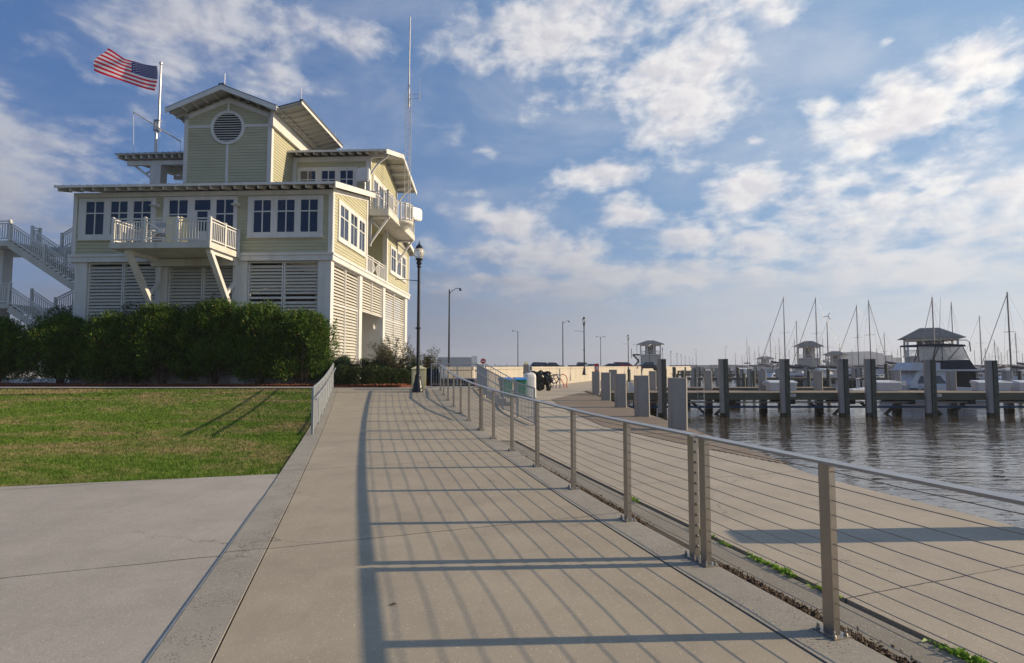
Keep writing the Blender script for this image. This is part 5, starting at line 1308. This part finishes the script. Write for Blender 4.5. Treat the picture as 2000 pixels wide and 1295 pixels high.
# ------------------------------------------------------------------ main pier
PY = 36.4
pr = thing('pier', 'long timber topped pier crossing the harbour from the boardwalk to the right edge', 'pier', (6.0,PY,0))
mb = MB(); 
for k in range(19): mb.box(-.9, 33, .16*k, .16*k+.147, -.10, -.03)
mb.build('deck_planks', M['deck'], pr)
mb = MB(); mb.box(-.9,33,-.07,-.002,-.50,-.045); mb.box(-.9,33,3.04,3.10,-.42,-.05); mb.build('fascia', M['deckside'], pr)
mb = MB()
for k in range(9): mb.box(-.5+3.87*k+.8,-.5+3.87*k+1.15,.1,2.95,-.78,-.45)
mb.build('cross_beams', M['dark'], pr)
mb = MB(); mb.tube([(-.9,.25,-.66),(33,.25,-.66)], .045, 8); mb.build('grey_pipe', M['pipeg'], pr)
mb = MB(); mb.tube([(-.9,.5,-.98),(33,.5,-.98)], .07, 8); mb.build('blue_pipe', M['pipeb'], pr)
for px in (1600+20, 1700+20, 1400-10, 1850): 
    x_ = (px-1000)/FPX*37.3-6.0; mb = MB(); mb.beam((x_,1.0,-1.7),(x_+1.1,1.0,-.7),.14,.18,(0,1,0)); mb.beam((x_-.2,1.2,-1.7),(x_-1.3,1.2,-.7),.14,.18,(0,1,0)); mb.build('brace', M['deckside'], pr)
for px, tx in ((1546.5,'B-5'),(1830,'B-4')):
    x_ = (px-1000)/FPX*36.3-6.0
    s_ = MB().box(x_-.17,x_+.17,-.092,-.073,-.29,-.11).build('number_plate', M['tank'], pr)
    fc = bpy.data.curves.new('lettering', 'FONT'); fc.body = tx; fc.size = .17; fc.align_x = 'CENTER'; fc.align_y = 'CENTER'
    fo_ = bpy.data.objects.new('lettering', fc); COL.objects.link(fo_); bpy.context.view_layer.update()
    me = bpy.data.meshes.new_from_object(fo_); bpy.data.objects.remove(fo_); lo_ = bpy.data.objects.new('lettering', me); COL.objects.link(lo_); me.materials.clear(); me.materials.append(M['dark'])
    lo_.parent = s_; lo_.location = (x_, -.096, -.20); lo_.rotation_euler = (R(90), 0, 0)
# pale boat step seen under the deck at the second plate
lad = thing('boarding_ladder', 'thin dark ladder hanging from the pier into the water right of the nearest pile', 'ladder', (12.1,PY-.12,-1.8))
mb = MB()
for s in (-.2, .2): mb.tube([(s,0,-.2),(s,0,2.55),(s,.15,2.7)], .02, 6)
mb.build('side_rails', M['galv'], lad); mb = MB()
for k in range(7): mb.tube([(-.2,0,.1+.28*k),(.2,0,.1+.28*k)], .015, 6)
mb.build('rungs', M['galv'], lad)
fr_pos = ['leftmost', 'second', 'third', 'fourth', 'fifth', 'sixth', 'seventh']
for i, (px, tz) in enumerate([(1288,2.12),(1409,2.12),(1526,2.12),(1640,2.12),(1692,2.12),(1808,2.08),(1928,2.03)]):
    d = PY-.35; pile((px-1000)/FPX*d, d, -2.6, tz, .32 if i else .30, f'{fr_pos[i]} tall pile with a bolted timber fender on the near side of the pier', 'tall piles along the near side of the pier', R(-14), True, 'pier_pile')
for i, px in enumerate([1273,1382,1488,1596,1747,1855,1965]):
    d = PY+3.4; pile((px-1000)/FPX*d, d, -2.6, 1.32, .46, f'{fr_pos[i]} short concrete pile from the left on the far side of the pier', 'short concrete piles at the pier', R(-6))
def dockbox(px, w_, label):
    d = PY+2.4; t = thing('dock_box', label, 'dock box', ((px-1000)/FPX*d, d, -.03), 0, 'white dock boxes on the pier')
    MB().hexa([(-w_/2+.05,-.28,0),(w_/2-.05,-.28,0),(w_/2-.05,.28,0),(-w_/2+.05,.28,0)], [(-w_/2,-.33,.55),(w_/2,-.33,.55),(w_/2,.33,.55),(-w_/2,.33,.55)]).build('body', M['boatw'], t)
    MB().hexa([(-w_/2-.05,-.38,.552),(w_/2+.05,-.38,.552),(w_/2+.05,.38,.552),(-w_/2-.05,.38,.552)], [(-w_/2,-.30,.64),(w_/2,-.30,.64),(w_/2,.34,.72),(-w_/2,.34,.72)]).build('lid', M['boatw'], t)
dockbox(1524,1.85,'leftmost white dock box, behind the third tall pile'); dockbox(1728,1.6,'white dock box just right of the fifth tall pile'); dockbox(1932,2.3,'white dock box behind the seventh tall pile'); dockbox(1992,.9,'white dock box cut by the right edge of the picture')
for i, (px, lb) in enumerate([(1492,'round white hose reel on the third short pile'),(1762,'round white hose reel on the fifth short pile beside the motor yacht'),(1972,'round white hose reel hanging near the right edge')]):
    d = PY+3.1; t = thing('hose_reel', lb, 'hose reel', ((px-1000)/FPX*d, d, .35), 0, 'white hose reels on the pier')
    MB().tube([(0,-.04,.12),(0,.04,.12)], .16, 18).build('drum', M['tank'], t); MB().tube([(0,-.06,.12),(0,.06,.12)], .05, 10).build('hub', M['galv'], t); MB().tube([(.14,-.02,.1),(.16,-.02,-.15),(.2,-.02,-.36)], .015, 6).build('hose', M['rope'], t)
wd_ = thing('dock_steps', 'white moulded dock steps on the pier beside the leftmost rear pile', 'steps', (8.2,PY+1.6,-.03))
for k in range(3): MB().box(-.4+.25*k,-.15+.25*k,-.3,.3,0,.6-.2*k).build('step', M['boatw'], wd_)

# ------------------------------------------------------------------ pavilions
def pavilion(x, y, z, rz, w_, dp, h, label, roof_h=1.5, two=False):
    t = thing('harbour_pavilion', label, 'pavilion', (x, y, z), rz, 'two storey harbour pavilions with hipped roofs')
    a, b = w_/2, dp/2; hm = h*.56
    core = MB().box(-a+.12,a-.12,-b+.12,b-.12,0,hm).build('lower_wall', M['pavwall'], t)
    sl = MB(); v = .3
    while v < hm-.3: sl.box(-a+.5,a-.5,-b+.06,-b+.119,v,v+.12); sl.box(a-.119,a-.06,-b+.5,b-.5,v,v+.12); v += .26
    sl.build('louver_slats', M['whites'], t)
    MB().box(-a-.1,a+.1,-b-.1,b+.1,hm,hm+.28).build('floor_band', M['white'], t)
    for sx in (-1,-.34,.34,1):
        for sy in (-1, 1): MB().box(sx*(a-.2)-.17,sx*(a-.2)+.17,sy*(b-.2)-.17,sy*(b-.2)+.17,hm+.28,h).build('column', M['white'], t)
    MB().box(-a*.5,a*.5,-b*.4,b*.4,hm+.28,h-.05).build('upper_room', M['pavroom'], t)
    fr = MB()
    for sy in (-1, 1):
        y_ = sy*(b-.2)
        fr.beam((-a+.2,y_,hm+1.35),(a-.2,y_,hm+1.35),.08,.08)
        for k in range(6):
            x0 = -a+.3+(2*a-.6)*k/6; x1 = x0+(2*a-.6)/6; fr.beam((x0,y_,hm+.35),(x1,y_,hm+1.3),.07,.07); fr.beam((x1,y_,hm+.35),(x0,y_,hm+1.3),.07,.07)
        fr.beam((-a+.2,y_,h-.25),(a-.2,y_,h-.25),.16,.4)
    for sx in (-1, 1):
        x_ = sx*(a-.2); fr.beam((x_,-b+.2,hm+1.35),(x_,b-.2,hm+1.35),.08,.08); fr.beam((x_,-b+.2,h-.25),(x_,b-.2,h-.25),.16,.4)
        for k in range(5):
            y0 = -b+.3+(2*b-.6)*k/5; y1 = y0+(2*b-.6)/5; fr.beam((x_,y0,hm+.35),(x_,y1,hm+1.3),.07,.07); fr.beam((x_,y1,hm+.35),(x_,y0,hm+1.3),.07,.07)
    fr.build('cross_rails', M['white'], t)
    o_ = 1.0; R_ = MB(); rl = max(.3, a-b+.6)
    R_.add([(-a-o_,-b-o_,h),(a+o_,-b-o_,h),(a+o_,b+o_,h),(-a-o_,b+o_,h),(-rl,0,h+roof_h),(rl,0,h+roof_h)], [(0,1,5,4),(1,2,5),(2,3,4,5),(3,0,4),(0,3,2,1)])
    R_.build('roof', M['pavroof'], t)
    return t
pavilion(45,183,.7,R(-14),6.6,5.6,8.0,'pavilion with an outside stair beside the road, left of the tallest pile', 1.3)
t_ = thing('pavilion_stair', 'dark zigzag stair tower on the left side of the nearest road pavilion', 'stair', (39.8,182,.7))
mb = MB(); mb.beam((-1.2,0,0),(1.2,0,2.6),.5,.3,(0,1,0)); mb.beam((1.2,0,2.6),(-.8,0,4.6),.5,.3,(0,1,0)); mb.beam((-1.2,0,3.6),(-1.2,0,6.6),.15,.15); mb.beam((1.2,0,0),(1.2,0,4.2),.15,.15); mb.beam((-.8,0,4.6),(1.6,0,4.6),.5,.2,(0,1,0)); mb.build('flights', M['black'], t_)
pavilion(80.2,108,-1.2,R(-30),8.0,6.2,8.1,'largest pavilion, rising behind the motor yacht', 2.1)
pavilion(97.5,185,-1.2,R(-30),6.8,5.6,9.3,'pavilion between the second and third tall sailboat masts', 1.8)
pavilion(176,392,-1.2,R(-20),10,8,8.0,'small distant pavilion left of all the tall masts', 1.7)
pavilion(205,262,-1.2,R(-35),7.2,6.0,8.0,'pavilion partly hidden behind the radar arch of the motor yacht', 1.7)
pavilion(109,190,-1.2,R(-30),6.0,5.0,6.6,'lower pavilion attached to the right of the mid marina pavilion', 1.3)

# ------------------------------------------------------------------ motor yacht
my = thing('motor_yacht', 'white flybridge motor yacht with dark canvas and clear enclosure, moored behind the pier', 'yacht', (37.7,51.0,-1.5), R(-4)); my.scale = (.84,.84,.84)
def hullmesh(L, B, H, flare=.25, sheer=.35, ns=16):
    V = []; Fs = []
    for i in range(ns+1):
        s = i/ns; x_ = -L/2+L*s; bb = B/2*(1 if s < .45 else max(.02, (1-((s-.45)/.55)**2.2))); top = H+sheer*H*s**2
        rake = .10*L*s**3*0
        V += [(x_,-bb*(1-flare),-.4),(x_,-bb,H*.55),(x_+.0,-bb*1.02,top),(x_,bb*1.02,top),(x_,bb,H*.55),(x_,bb*(1-flare),-.4)]
    for i in range(ns):
        for k in range(6): Fs.append((i*6+k, i*6+(k+1)%6, (i+1)*6+(k+1)%6, (i+1)*6+k))
    Fs += [tuple(range(6)), tuple(ns*6+k for k in range(5,-1,-1))]
    return V, Fs
hm_ = MB(); V, Fs = hullmesh(10.5, 3.9, 1.55); V = [(-a, b, c) for a, b, c in V]; hm_.add(V, Fs); hl = hm_.build('hull', M['boatw'], my)
MB().box(-4.6,5.2,-1.99,-1.93,1.02,1.10).build('rub_rail', M['boatb'], hl)
ca = MB(); ca.ext([(-3.1,1.5),(-2.3,2.95),(-1.9,3.35),(1.3,3.35),(1.3,1.5)], lambda a, b: (a,-1.62+.10*(b-1.5),b), lambda a, b: (a,1.62-.10*(b-1.5),b)); cbn2 = ca.build('cabin', M['boatw'], my)
w_ = MB(); w_.ext([(-2.25,1.95),(-1.85,2.75),(.1,2.75),(.65,1.95)], lambda a, b: (a,-1.66+.10*(b-1.5),b), lambda a, b: (a,-1.60+.10*(b-1.5),b)); w_.build('window', M['glass'], cbn2)
w_ = MB(); w_.ext([(-3.3,1.20),(-3.1,1.45),(-2.5,1.45),(-2.3,1.20)], lambda a, b: (a,-2.0,b), lambda a, b: (a,-1.90,b)); w_.build('port_window', M['glass'], hl)
w_ = MB(); w_.ext([(-2.2,1.20),(-2.0,1.45),(-1.5,1.45),(-1.3,1.20)], lambda a, b: (a,-2.0,b), lambda a, b: (a,-1.90,b)); w_.build('port_window', M['glass'], hl)
MB().hexa([(-3.2,-1.7,3.3),(4.2,-1.8,3.25),(4.2,1.8,3.25),(-3.2,1.7,3.3)], [(-3.2,-1.7,3.42),(4.2,-1.8,3.42),(4.2,1.8,3.42),(-3.2,1.7,3.42)]).build('flybridge_deck', M['boatw'], my)
MB().ext([(-2.9,3.42),(-2.4,4.15),(.2,4.15),(.2,3.42)], lambda a, b: (a,-1.5,b), lambda a, b: (a,1.5,b)).build('flybridge_coaming', M['boatw'], my)
MB().ext([(.2,3.43),(.2,4.35),(3.1,4.45),(3.7,3.43)], lambda a, b: (a,-1.56,b), lambda a, b: (a,1.56,b)).build('flybridge_canvas', M['canvas'], my)
MB().ext([(-1.95,4.35),(-1.9,5.85),(.35,5.85),(.35,4.35)], lambda a, b: (a,-1.45,b), lambda a, b: (a,-1.42,b)).build('clear_panel', M['clear'], my)
MB().ext([(.5,4.45),(.45,5.85),(2.5,5.8),(3.15,4.5)], lambda a, b: (a,-1.46,b), lambda a, b: (a,-1.43,b)).build('clear_panel', M['clear'], my)
MB().ext([(-2.1,5.85),(-1.9,6.05),(.6,6.15),(2.7,6.02),(2.8,5.82)], lambda a, b: (a,-1.55,b), lambda a, b: (a,1.55,b)).build('hardtop', M['canvas'], my)
mb = MB()
for a, b in (((-1.95,4.2),(-1.98,5.9)),((.42,4.3),(.40,5.9)),((2.5,5.85),(3.5,3.5)),((1.0,4.4),(2.2,5.8)),((-.6,4.2),(-.2,5.85)),((-.9,3.4),(.1,5.8))):
    for y_ in (-1.5, 1.5): mb.tube([(a[0],y_,a[1]),(b[0],y_,b[1])], .035, 6)
mb.tube([(.1,-1.5,6.1),(.5,-1.5,6.5),(2.9,-1.5,6.5),(3.2,-1.5,6.3),(3.25,-1.5,5.3)], .05, 6); mb.tube([(.1,1.5,6.1),(.5,1.5,6.5),(2.9,1.5,6.5),(3.2,1.5,6.3),(3.25,1.5,5.3)], .05, 6)
mb.build('frame_tubes', M['black'], my)
for a in (-3.2,-.8,1.9): MB().lathe([(.02,0),(.11,.06),(.12,.4),(.03,.5)], 10, (a,-2.12,.55)).build('fender', M['boatb'], my)
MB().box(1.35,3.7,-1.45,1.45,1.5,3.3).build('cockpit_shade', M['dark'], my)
mb = MB(); mb.hexa([(3.0,-1.7,3.25),(7.4,-1.7,3.1),(7.4,1.7,3.1),(3.0,1.7,3.25)], [(3.0,-1.7,3.36),(7.4,-1.7,3.2),(7.4,1.7,3.2),(3.0,1.7,3.36)]); mb.build('cockpit_awning', M['canvas'], my)
mb = MB()
for a, b in (((4.2,1.4),(5.2,2.5)),((5.2,2.5),(4.6,3.25)),((6.9,-.2),(6.9,3.2)),((4.2,2.3),(6.6,.6))):
    mb.tube([(a[0],-1.6,a[1]),(b[0],-1.6,b[1])], .05, 6)
mb.build('awning_poles', M['boatw'], my)
mb = MB(); mb.tube([(-5.1,-.4,3.0),(-4.2,-1.2,2.9),(-2.8,-1.6,2.6)], .022, 6)
for p in ((-4.9,-.6),(-4.2,-1.2),(-3.4,-1.45)): mb.tube([(p[0],p[1],2.0),(p[0],p[1],2.92)], .018, 6)
mb.build('bow_rail', M['pole'], my)
for a, h_ in ((2.1,11.4),(1.3,9.8)): MB().tube([(a,1.4,6.3),(a+.3,1.4,h_)], [.03,.012], 5).build('whip_aerial', M['mast'], my)
# ------------------------------------------------------------------ sailboats
def sailboat(px, top, d, rz, label, hull='boatw', L=10.5, stay=-1, canvas=True, spr=True, lean=0, thick=.10, name='sailboat', gen=False):
    x_ = (px-1000)/FPX*d; zt = EZ+(715-top)/FPX*d+1.5
    t = thing(name, label, 'sailboat', (x_, d, -1.5), rz, 'sailboats moored in the marina')
    V, Fs = hullmesh(L, L*.31, 1.15, .35, .3); V = [(a-.05*L, b, c) for a, b, c in V]
    h_ = MB(); h_.add(V, Fs); hl = h_.build('hull', M[hull], t)
    MB().ext([(-L*.22,1.15),(-L*.20,1.62),(L*.14,1.66),(L*.22,1.25)], lambda a, b: (a,-L*.10,b), lambda a, b: (a,L*.10,b)).build('cabin', M['boatw'], t)
    for a in (-.15,-.04,.07): 
        MB().box(a*L, a*L+.55, -L*.10-.02, -L*.10-.005, 1.35, 1.52).build('port_window', M['glass'], t)
    MB().tube([(0,0,1.5),(0,0,zt)], [thick, thick*.7], 8).build('mast', M['mast'], t, smooth=True)
    bow = L*.42; stern = -L*.50
    mb = MB(); mb.tube([(bow,0,1.55),(.1,0,zt-.5)], .05 if stay else .02, 5); mb.build('furled_foresail', M['mast'], t)
    mb = MB(); mb.tube([(stern,0,1.5),(0,0,zt)], .012, 4)
    for s in (-1, 1): mb.tube([(0,s*L*.14,1.3),(0,s*L*.085,zt*.58),(0,0,zt-.3)], .012, 4)
    mb.build('rigging', M['mast'], t)
    if spr: mb = MB(); mb.tube([(0,-L*.085,zt*.58),(0,L*.085,zt*.58)], .028, 5); mb.tube([(-.9,0,zt*.585),(.9,0,zt*.58)], .02, 5); mb.build('spreader', M['mast'], t)
    MB().tube([(0,0,2.75),(-L*.38,0,2.65)], .06, 6).build('boom', M['mast'], t)
    if canvas:
        mb = MB(); mb.tube([(.05,0,3.1),(-L*.12,0,2.95),(-L*.38,0,2.78)], [.20,.20,.10], 8); mb.build('sail_cover', M['canvas'], t, smooth=True)
        mb = MB(); mb.hexa([(-L*.46,-1.2,2.55),(-L*.24,-1.2,2.7),(-L*.24,1.2,2.7),(-L*.46,1.2,2.55)], [(-L*.46,-1.1,2.68),(-L*.24,-1.1,2.85),(-L*.24,1.1,2.85),(-L*.46,1.1,2.68)]); mb.build('cockpit_awning', M['canvas'], t)
    mb = MB()
    for s in (-1, 1):
        ps = [(L*(-.5+.9*k/8), s*L*.155*(1 if k < 5 else 1-((k-4)/4.3)**2), 1.35+.12*k/8) for k in range(9)]
        for p in ps[::2]: mb.tube([p, (p[0],p[1],p[2]+.6)], .014, 4)
        mb.tube([(p[0],p[1],p[2]+.6) for p in ps], .010, 4)
    mb.build('lifelines', M['pole'], t)
    MB().tube([(0,0,zt),(.0,0,zt+.45)], .012, 4).build('masthead_aerial', M['mast'], t)
    if gen:
        g_ = MB(); g_.tube([(-.2,0,zt),(-.2,0,zt+1.0)], .03, 5)
        for k in range(3): a = R(90+120*k+25); g_.beam((-.2,-.12,zt+1.0),(-.2+.75*math.cos(a),-.12,zt+1.0+.75*math.sin(a)),.10,.03,(0,1,0))
        g_.build('wind_generator', M['mast'], t)
    return t
SB = [(1533,580,108,R(160),'sailboat with the leftmost of the tall masts, dark blue hull','boatb',12,1),
 (1557,627,112,R(150),'sailboat with a shorter mast just right of the leftmost tall mast','boatw',9,0),
 (1596,581,106,R(165),'sailboat with the tall mast in front of the mid marina pavilion','boatb',12,1),
 (1617,628,104,R(158),'sailboat whose short mast carries a wind generator','boatw',9.5,0),
 (1676,596,110,R(166),'sailboat with a light blue sail cover and tall mast left of the fifth tall pile','boatw',11.5,1),
 (1700,586,104,R(20),'sailboat whose thick forestay slopes down to the right beside the fifth tall pile','boatw',12,1),
 (1825,580,98,R(95),'sailboat with its mast rising above the roof of the largest pavilion','boatw',11,1),
 (1916,617,120,R(150),'sailboat with a single bare mast right of the motor yacht','boatw',10,0),
 (1973,570,84,R(172),'sailboat with the tallest thick mast near the right edge and a navy sail cover','boatw',11,1)]
for px, top, d, rz, lb, hull, L_, stay in SB: sailboat(px, top, d, rz, lb, hull, L_, stay, gen='wind' in lb, thick=.13 if d < 100 else .10)
# tilted boom-like mast right of the yacht
sailboat(1862,590,112,R(200),'sailboat with a mast behind the right end of the motor yacht','boatw',9,0, False)
back = [(1436,690,260),(1449,694,320),(1474,684,280),(1495,688,240),(1514,676,210),(1541,682,250),(1571,679,230),(1588,688,280),(1628,684,250),(1664,682,210),(1688,690,300),(1712,680,230),(1741,686,260),(1768,690,280),(1903,684,240),(1924,680,200),(1949,676,230),(1967,684,260),(1459,660,230),(1463,676,200),(1505,650,170),(1522,660,180),(1484,690,300),(1552,664,150),(1640,672,190),(1650,690,260),(1728,650,160),(1753,680,300),(1482,676,240),(1607,660,250),(1943,665,150),(1955,688,260),(1985,650,140),(1931,690,300),(1996,690,200),(1795,668,220)]
bt0 = sailboat(back[0][0], back[0][1], back[0][2], R(150), 'distant sailboat, leftmost of the far masts', 'boatw', 9.5, 0)
sb0 = tree_of(bt0)
z0h = (715-back[0][1])/FPX*back[0][2]+3.17
for i, (px, top, d) in enumerate(back[1:]):
    zt = (715-top)/FPX*d+3.17
    dup(bt0, sb0, ((px-1000)/FPX*d, d, -1.5), R(100+97*i % 150), f'small distant sailboat, {ordw(1+sum(b[0] < px for b in back))} from the left of the thin far masts', 'distant sailboats in the marina', (1, 1, zt/z0h))
bt0['group'] = 'distant sailboats in the marina'; bt0['label'] = 'small distant sailboat, first from the left of the thin far masts'
# small motor boats
def motorboat(x_, y_, rz, label, grp='small motor boats in the marina', cover=None):
    t = thing('motorboat', label, 'motor boat', (x_, y_, -1.5), rz, grp)
    V, Fs = hullmesh(7, 2.5, 1.0); MB().add(V, Fs).build('hull', M['boatw'], t)
    MB().ext([(-.8,1.0),(-.6,2.0),(1.0,2.0),(2.0,1.1)], lambda a, b: (a,-.9,b), lambda a, b: (a,.9,b)).build('cabin', M['boatw'], t)
    MB().ext([(-.5,1.4),(-.4,1.8),(.9,1.8),(1.35,1.4)], lambda a, b: (a,-.93,b), lambda a, b: (a,.93,b)).build('windows', M['glass'], t)
    MB().hexa([(-2.6,-1.0,2.5),(.2,-1.0,2.6),(.2,1.0,2.6),(-2.6,1.0,2.5)], [(-2.6,-.9,2.62),(.2,-.9,2.75),(.2,.9,2.75),(-2.6,.9,2.62)]).build('canopy', M[cover or 'boatw'], t)
    mb = MB()
    for a in (-2.4, 0): 
        for s in (-1, 1): mb.tube([(a,s*.95,1.0),(a,s*.95,2.55)], .03, 5)
    mb.build('canopy_poles', M['pole'], t); MB().box(-3.75,-3.35,-.25,.25,.3,1.35).build('outboard', M['carblack'], t)
    return t
m0 = motorboat(62,112,R(170),'small white motor boat at the left end of the marina, left of the tall masts'); sm0 = tree_of(m0)
g = np.random.default_rng(12)
spots = [(44,96),(52,95),(58.5,98),(65,94),(73,97),(80,95),(87,99),(48,118),(57,120),(66,118),(101,102),(108,104),(75,150),(92,170),(70,190),(118,160),(96,128),(112,118),(104,150),(130,140),(122,180),(140,165),(150,190),(88,210),(115,237),(84,120),(128,112),(138,125),(100,204),(165,210),(147,150),(155,170),(60,150),(66,230),(172,190),(180,215)]
for i, (x_, y_) in enumerate(spots):
    dup(m0, sm0, (x_, y_, -1.5), R(float(g.integers(0, 360))), f'small white motor boat, {ordw(1+sum(p[0]/p[1] < x_/y_ for p in spots))} from the left at the far docks', 'small motor boats at the far docks')
motorboat(69,96,R(20),'white motor boat with an orange canopy beside the fifth tall pile', 'small motor boats in the marina', 'orange')
motorboat(60.5,102,R(160),'white motor boat left of the sailboat with the dark blue hull', 'small motor boats in the marina', 'canvas')
# two white dinghy chairs / davits on the quay: small skiff with uprights
sk = thing('rowing_skiff', 'small white upturned skiff behind the pier between the fourth and fifth tall piles', 'skiff', (38.5,63,-1.5), R(20))
V, Fs = hullmesh(3.0, 1.3, .6); MB().add(V, Fs).build('hull', M['boatw'], sk); mb = MB(); mb.tube([(-.1,0,.6),(-.15,0,1.75)], .06, 6); mb.tube([(.25,0,.6),(.15,0,1.75)], .06, 6); mb.beam((-.3,0,1.78),(.35,0,1.78),.2,.06); mb.build('console_frame', M['boatw'], sk)
# ------------------------------------------------------------------ finger docks and far piles
def dock(x0, y0, x1, y1, wd_, label):
    t = thing('floating_dock', label, 'dock', (x0, y0, 0), math.atan2(y1-y0, x1-x0), 'timber docks across the marina')
    L_ = math.hypot(x1-x0, y1-y0)
    MB().box(0,L_,-wd_/2,wd_/2,-.14,-.06).build('deck', M['deck'], t); MB().box(0,L_,-wd_/2-.02,-wd_/2+.06,-.50,-.145).build('fascia', M['deckside'], t)
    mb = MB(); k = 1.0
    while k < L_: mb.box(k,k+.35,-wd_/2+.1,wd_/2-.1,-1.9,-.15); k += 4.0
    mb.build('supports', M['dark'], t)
dock(27,88,95,84,2.2,'timber dock across the marina behind the pier, nearest of the long docks')
dock(36,128,150,126,2.4,'second long timber dock, behind the tall masted sailboats')
dock(50,168,190,170,2.4,'third long timber dock in the marina')
dock(62,215,230,220,2.6,'farthest long timber dock in the marina')
dock(11.5,60,15.5,70.5,1.6,'short boarded walkway at the foot of the seawall')
dock(9.0,46.2,26,46.2,1.6,'narrow finger dock close behind the main pier, left part')
p0 = thing('far_pile', 'lone weathered mooring pile in the water before the nearest far row', 'pile', (30,80,-2.5), 0, 'weathered mooring piles in the marina')
MB().box(-.19,.19,-.19,.19,0,4.1).build('shaft', M['pile'], p0); MB().box(.195,.40,-.22,0,0,4.05).build('fender', M['timber'], p0); sp0 = tree_of(p0)
g = np.random.default_rng(3); cnt = 0
pp = []
for (x0, x1, y_, st_) in ((26,96,86.5,5.2),(24,100,91,6.3),(34,150,126,5.6),(38,160,132,6.4),(48,195,168,6.0),(60,230,216,6.6)):
    x_ = x0
    while x_ < x1: pp.append((x_+g.normal(0,.5), y_+g.normal(0,.8), y_, x_ == x0)); x_ += st_
rowk = -1; k_ = 0
for (x_, y_, row, first_) in pp:
    if first_: rowk += 1; k_ = 0
    k_ += 1
    if abs(x_/y_) > 1.02: continue
    dup(p0, sp0, (x_, y_, -2.5-.5*g.random()), 0, f'weathered mooring pile, {ordw(k_)} from the left in the {ordw(rowk+1)} row beyond the pier', 'weathered mooring piles in the marina')
# close timber piles beyond the pier's left part
for i, (px, d, tz) in enumerate([(1440,60,1.5),(1452,60,.9),(1471,62,1.2),(1578,58,1.2),(1616,56,1.35),(1729,58,1.9),(1989,52,1.2),(1228,58,1.3),(1283,62,1.6),(1317,66,1.5),(1333,56,1.2)]):
    t = thing('timber_pile', ['slim', 'short'][i % 2]+f' dark timber pile in the water, number {i+1} from the left behind the pier', 'pile', ((px-1000)/FPX*d, d, -2.5), 0, 'dark timber piles behind the pier')
    t['label'] = ['dark timber pile in the water right behind the second tall pile', 'shorter dark timber pile left of the leftmost white dock box', 'slim dark timber pile left of the third short concrete pile', 'slim dark timber pile right of the leftmost white dock box', 'dark timber pile right of the fourth short concrete pile', 'thick dark timber pile between the motor yacht bow and the fifth tall pile', 'slim dark timber pile by the right edge of the picture', 'dark timber pile behind the second nearest boardwalk pile', 'dark timber pile just left of the leftmost tall pile', 'dark timber pile just right of the leftmost tall pile', 'slim dark timber pile above the nearest boardwalk pile'][i]
    MB().tube([(0,0,0),(0,0,tz+2.5)], [.19,.16], 10).build('shaft', M['timber'], t); MB().lathe([(.17,0),(.17,.03),(.02,.09)], 10, (0,0,tz+2.5)).build('cap', M['pile'], t)
# ------------------------------------------------------------------ far shore
mb = MB(); g = np.random.default_rng(9)
def far_wall(x0, y0, x1, y1, h, m, name, label, cat):
    t = MB(); n = 40
    for i in range(n):
        a = i/n; b = (i+1)/n; xa, ya = x0+(x1-x0)*a, y0+(y1-y0)*a; xb, yb = x0+(x1-x0)*b, y0+(y1-y0)*b; hh = h*(1+.06*g.normal())
        t.hexa([(xa,ya-4,-2),(xb,yb-4,-2),(xb,yb+8,-2),(xa,ya+8,-2)], [(xa,ya,hh),(xb,yb,hh),(xb,yb+5,hh),(xa,ya+5,hh)])
    return tag(t.build(name, m), label, cat)
far_wall(180,640,760,560,3.0,M['rock'],'breakwater','long low grey stone breakwater across the harbour mouth','breakwater')
far_wall(-900,1500,80,1400,3.2,M['rock'],'distant_shore','thin distant dark shore on the left horizon','shore')
sh = thing('grain_terminal', 'hazy pale industrial storage sheds far across the harbour', 'industrial building', (640,1000,-1.5), 0)
MB().box(-46,6,-20,30,0,24).build('main_shed', M['farc'], sh); MB().box(6.2,24,-18,30,0,22).build('middle_shed', M['farc'], sh); MB().box(24.2,40,-16,30,0,18).build('low_shed', M['farc'], sh)
MB().ext([(-46,24),(-44,28),(-20,29),(6,25),(6,24)], lambda a, b: (a,-20,b), lambda a, b: (a,28,b)).build('roof', M['farc'], sh)
MB().beam((-98,0,10),(-46,0,26),1.4,1.6).build('conveyor', M['farc'], sh)
for k in range(5): MB().box(-92+10*k,-91+10*k,-.5,.5,0,11+3.1*k).build('trestle_leg', M['farc'], sh)
# ------------------------------------------------------------------ haze
hzb = MB().box(-1500,1500,-80,2200,-2.6,60).build('haze', MATS['boat_gelcoat']); hzb['kind'] = 'stuff'
hm2 = bpy.data.materials.new('haze_air'); hm2.use_nodes = True; t = NT(hm2.node_tree); t.n.remove(t.n['Principled BSDF'])
pv = t.new('ShaderNodeVolumePrincipled'); pv.inputs['Color'].default_value = (.86,.90,1,1); pv.inputs['Density'].default_value = .00035; pv.inputs['Anisotropy'].default_value = .2
t.l.new(pv.outputs[0], t.n['Material Output'].inputs['Volume']); hzb.data.materials.clear(); hzb.data.materials.append(hm2)
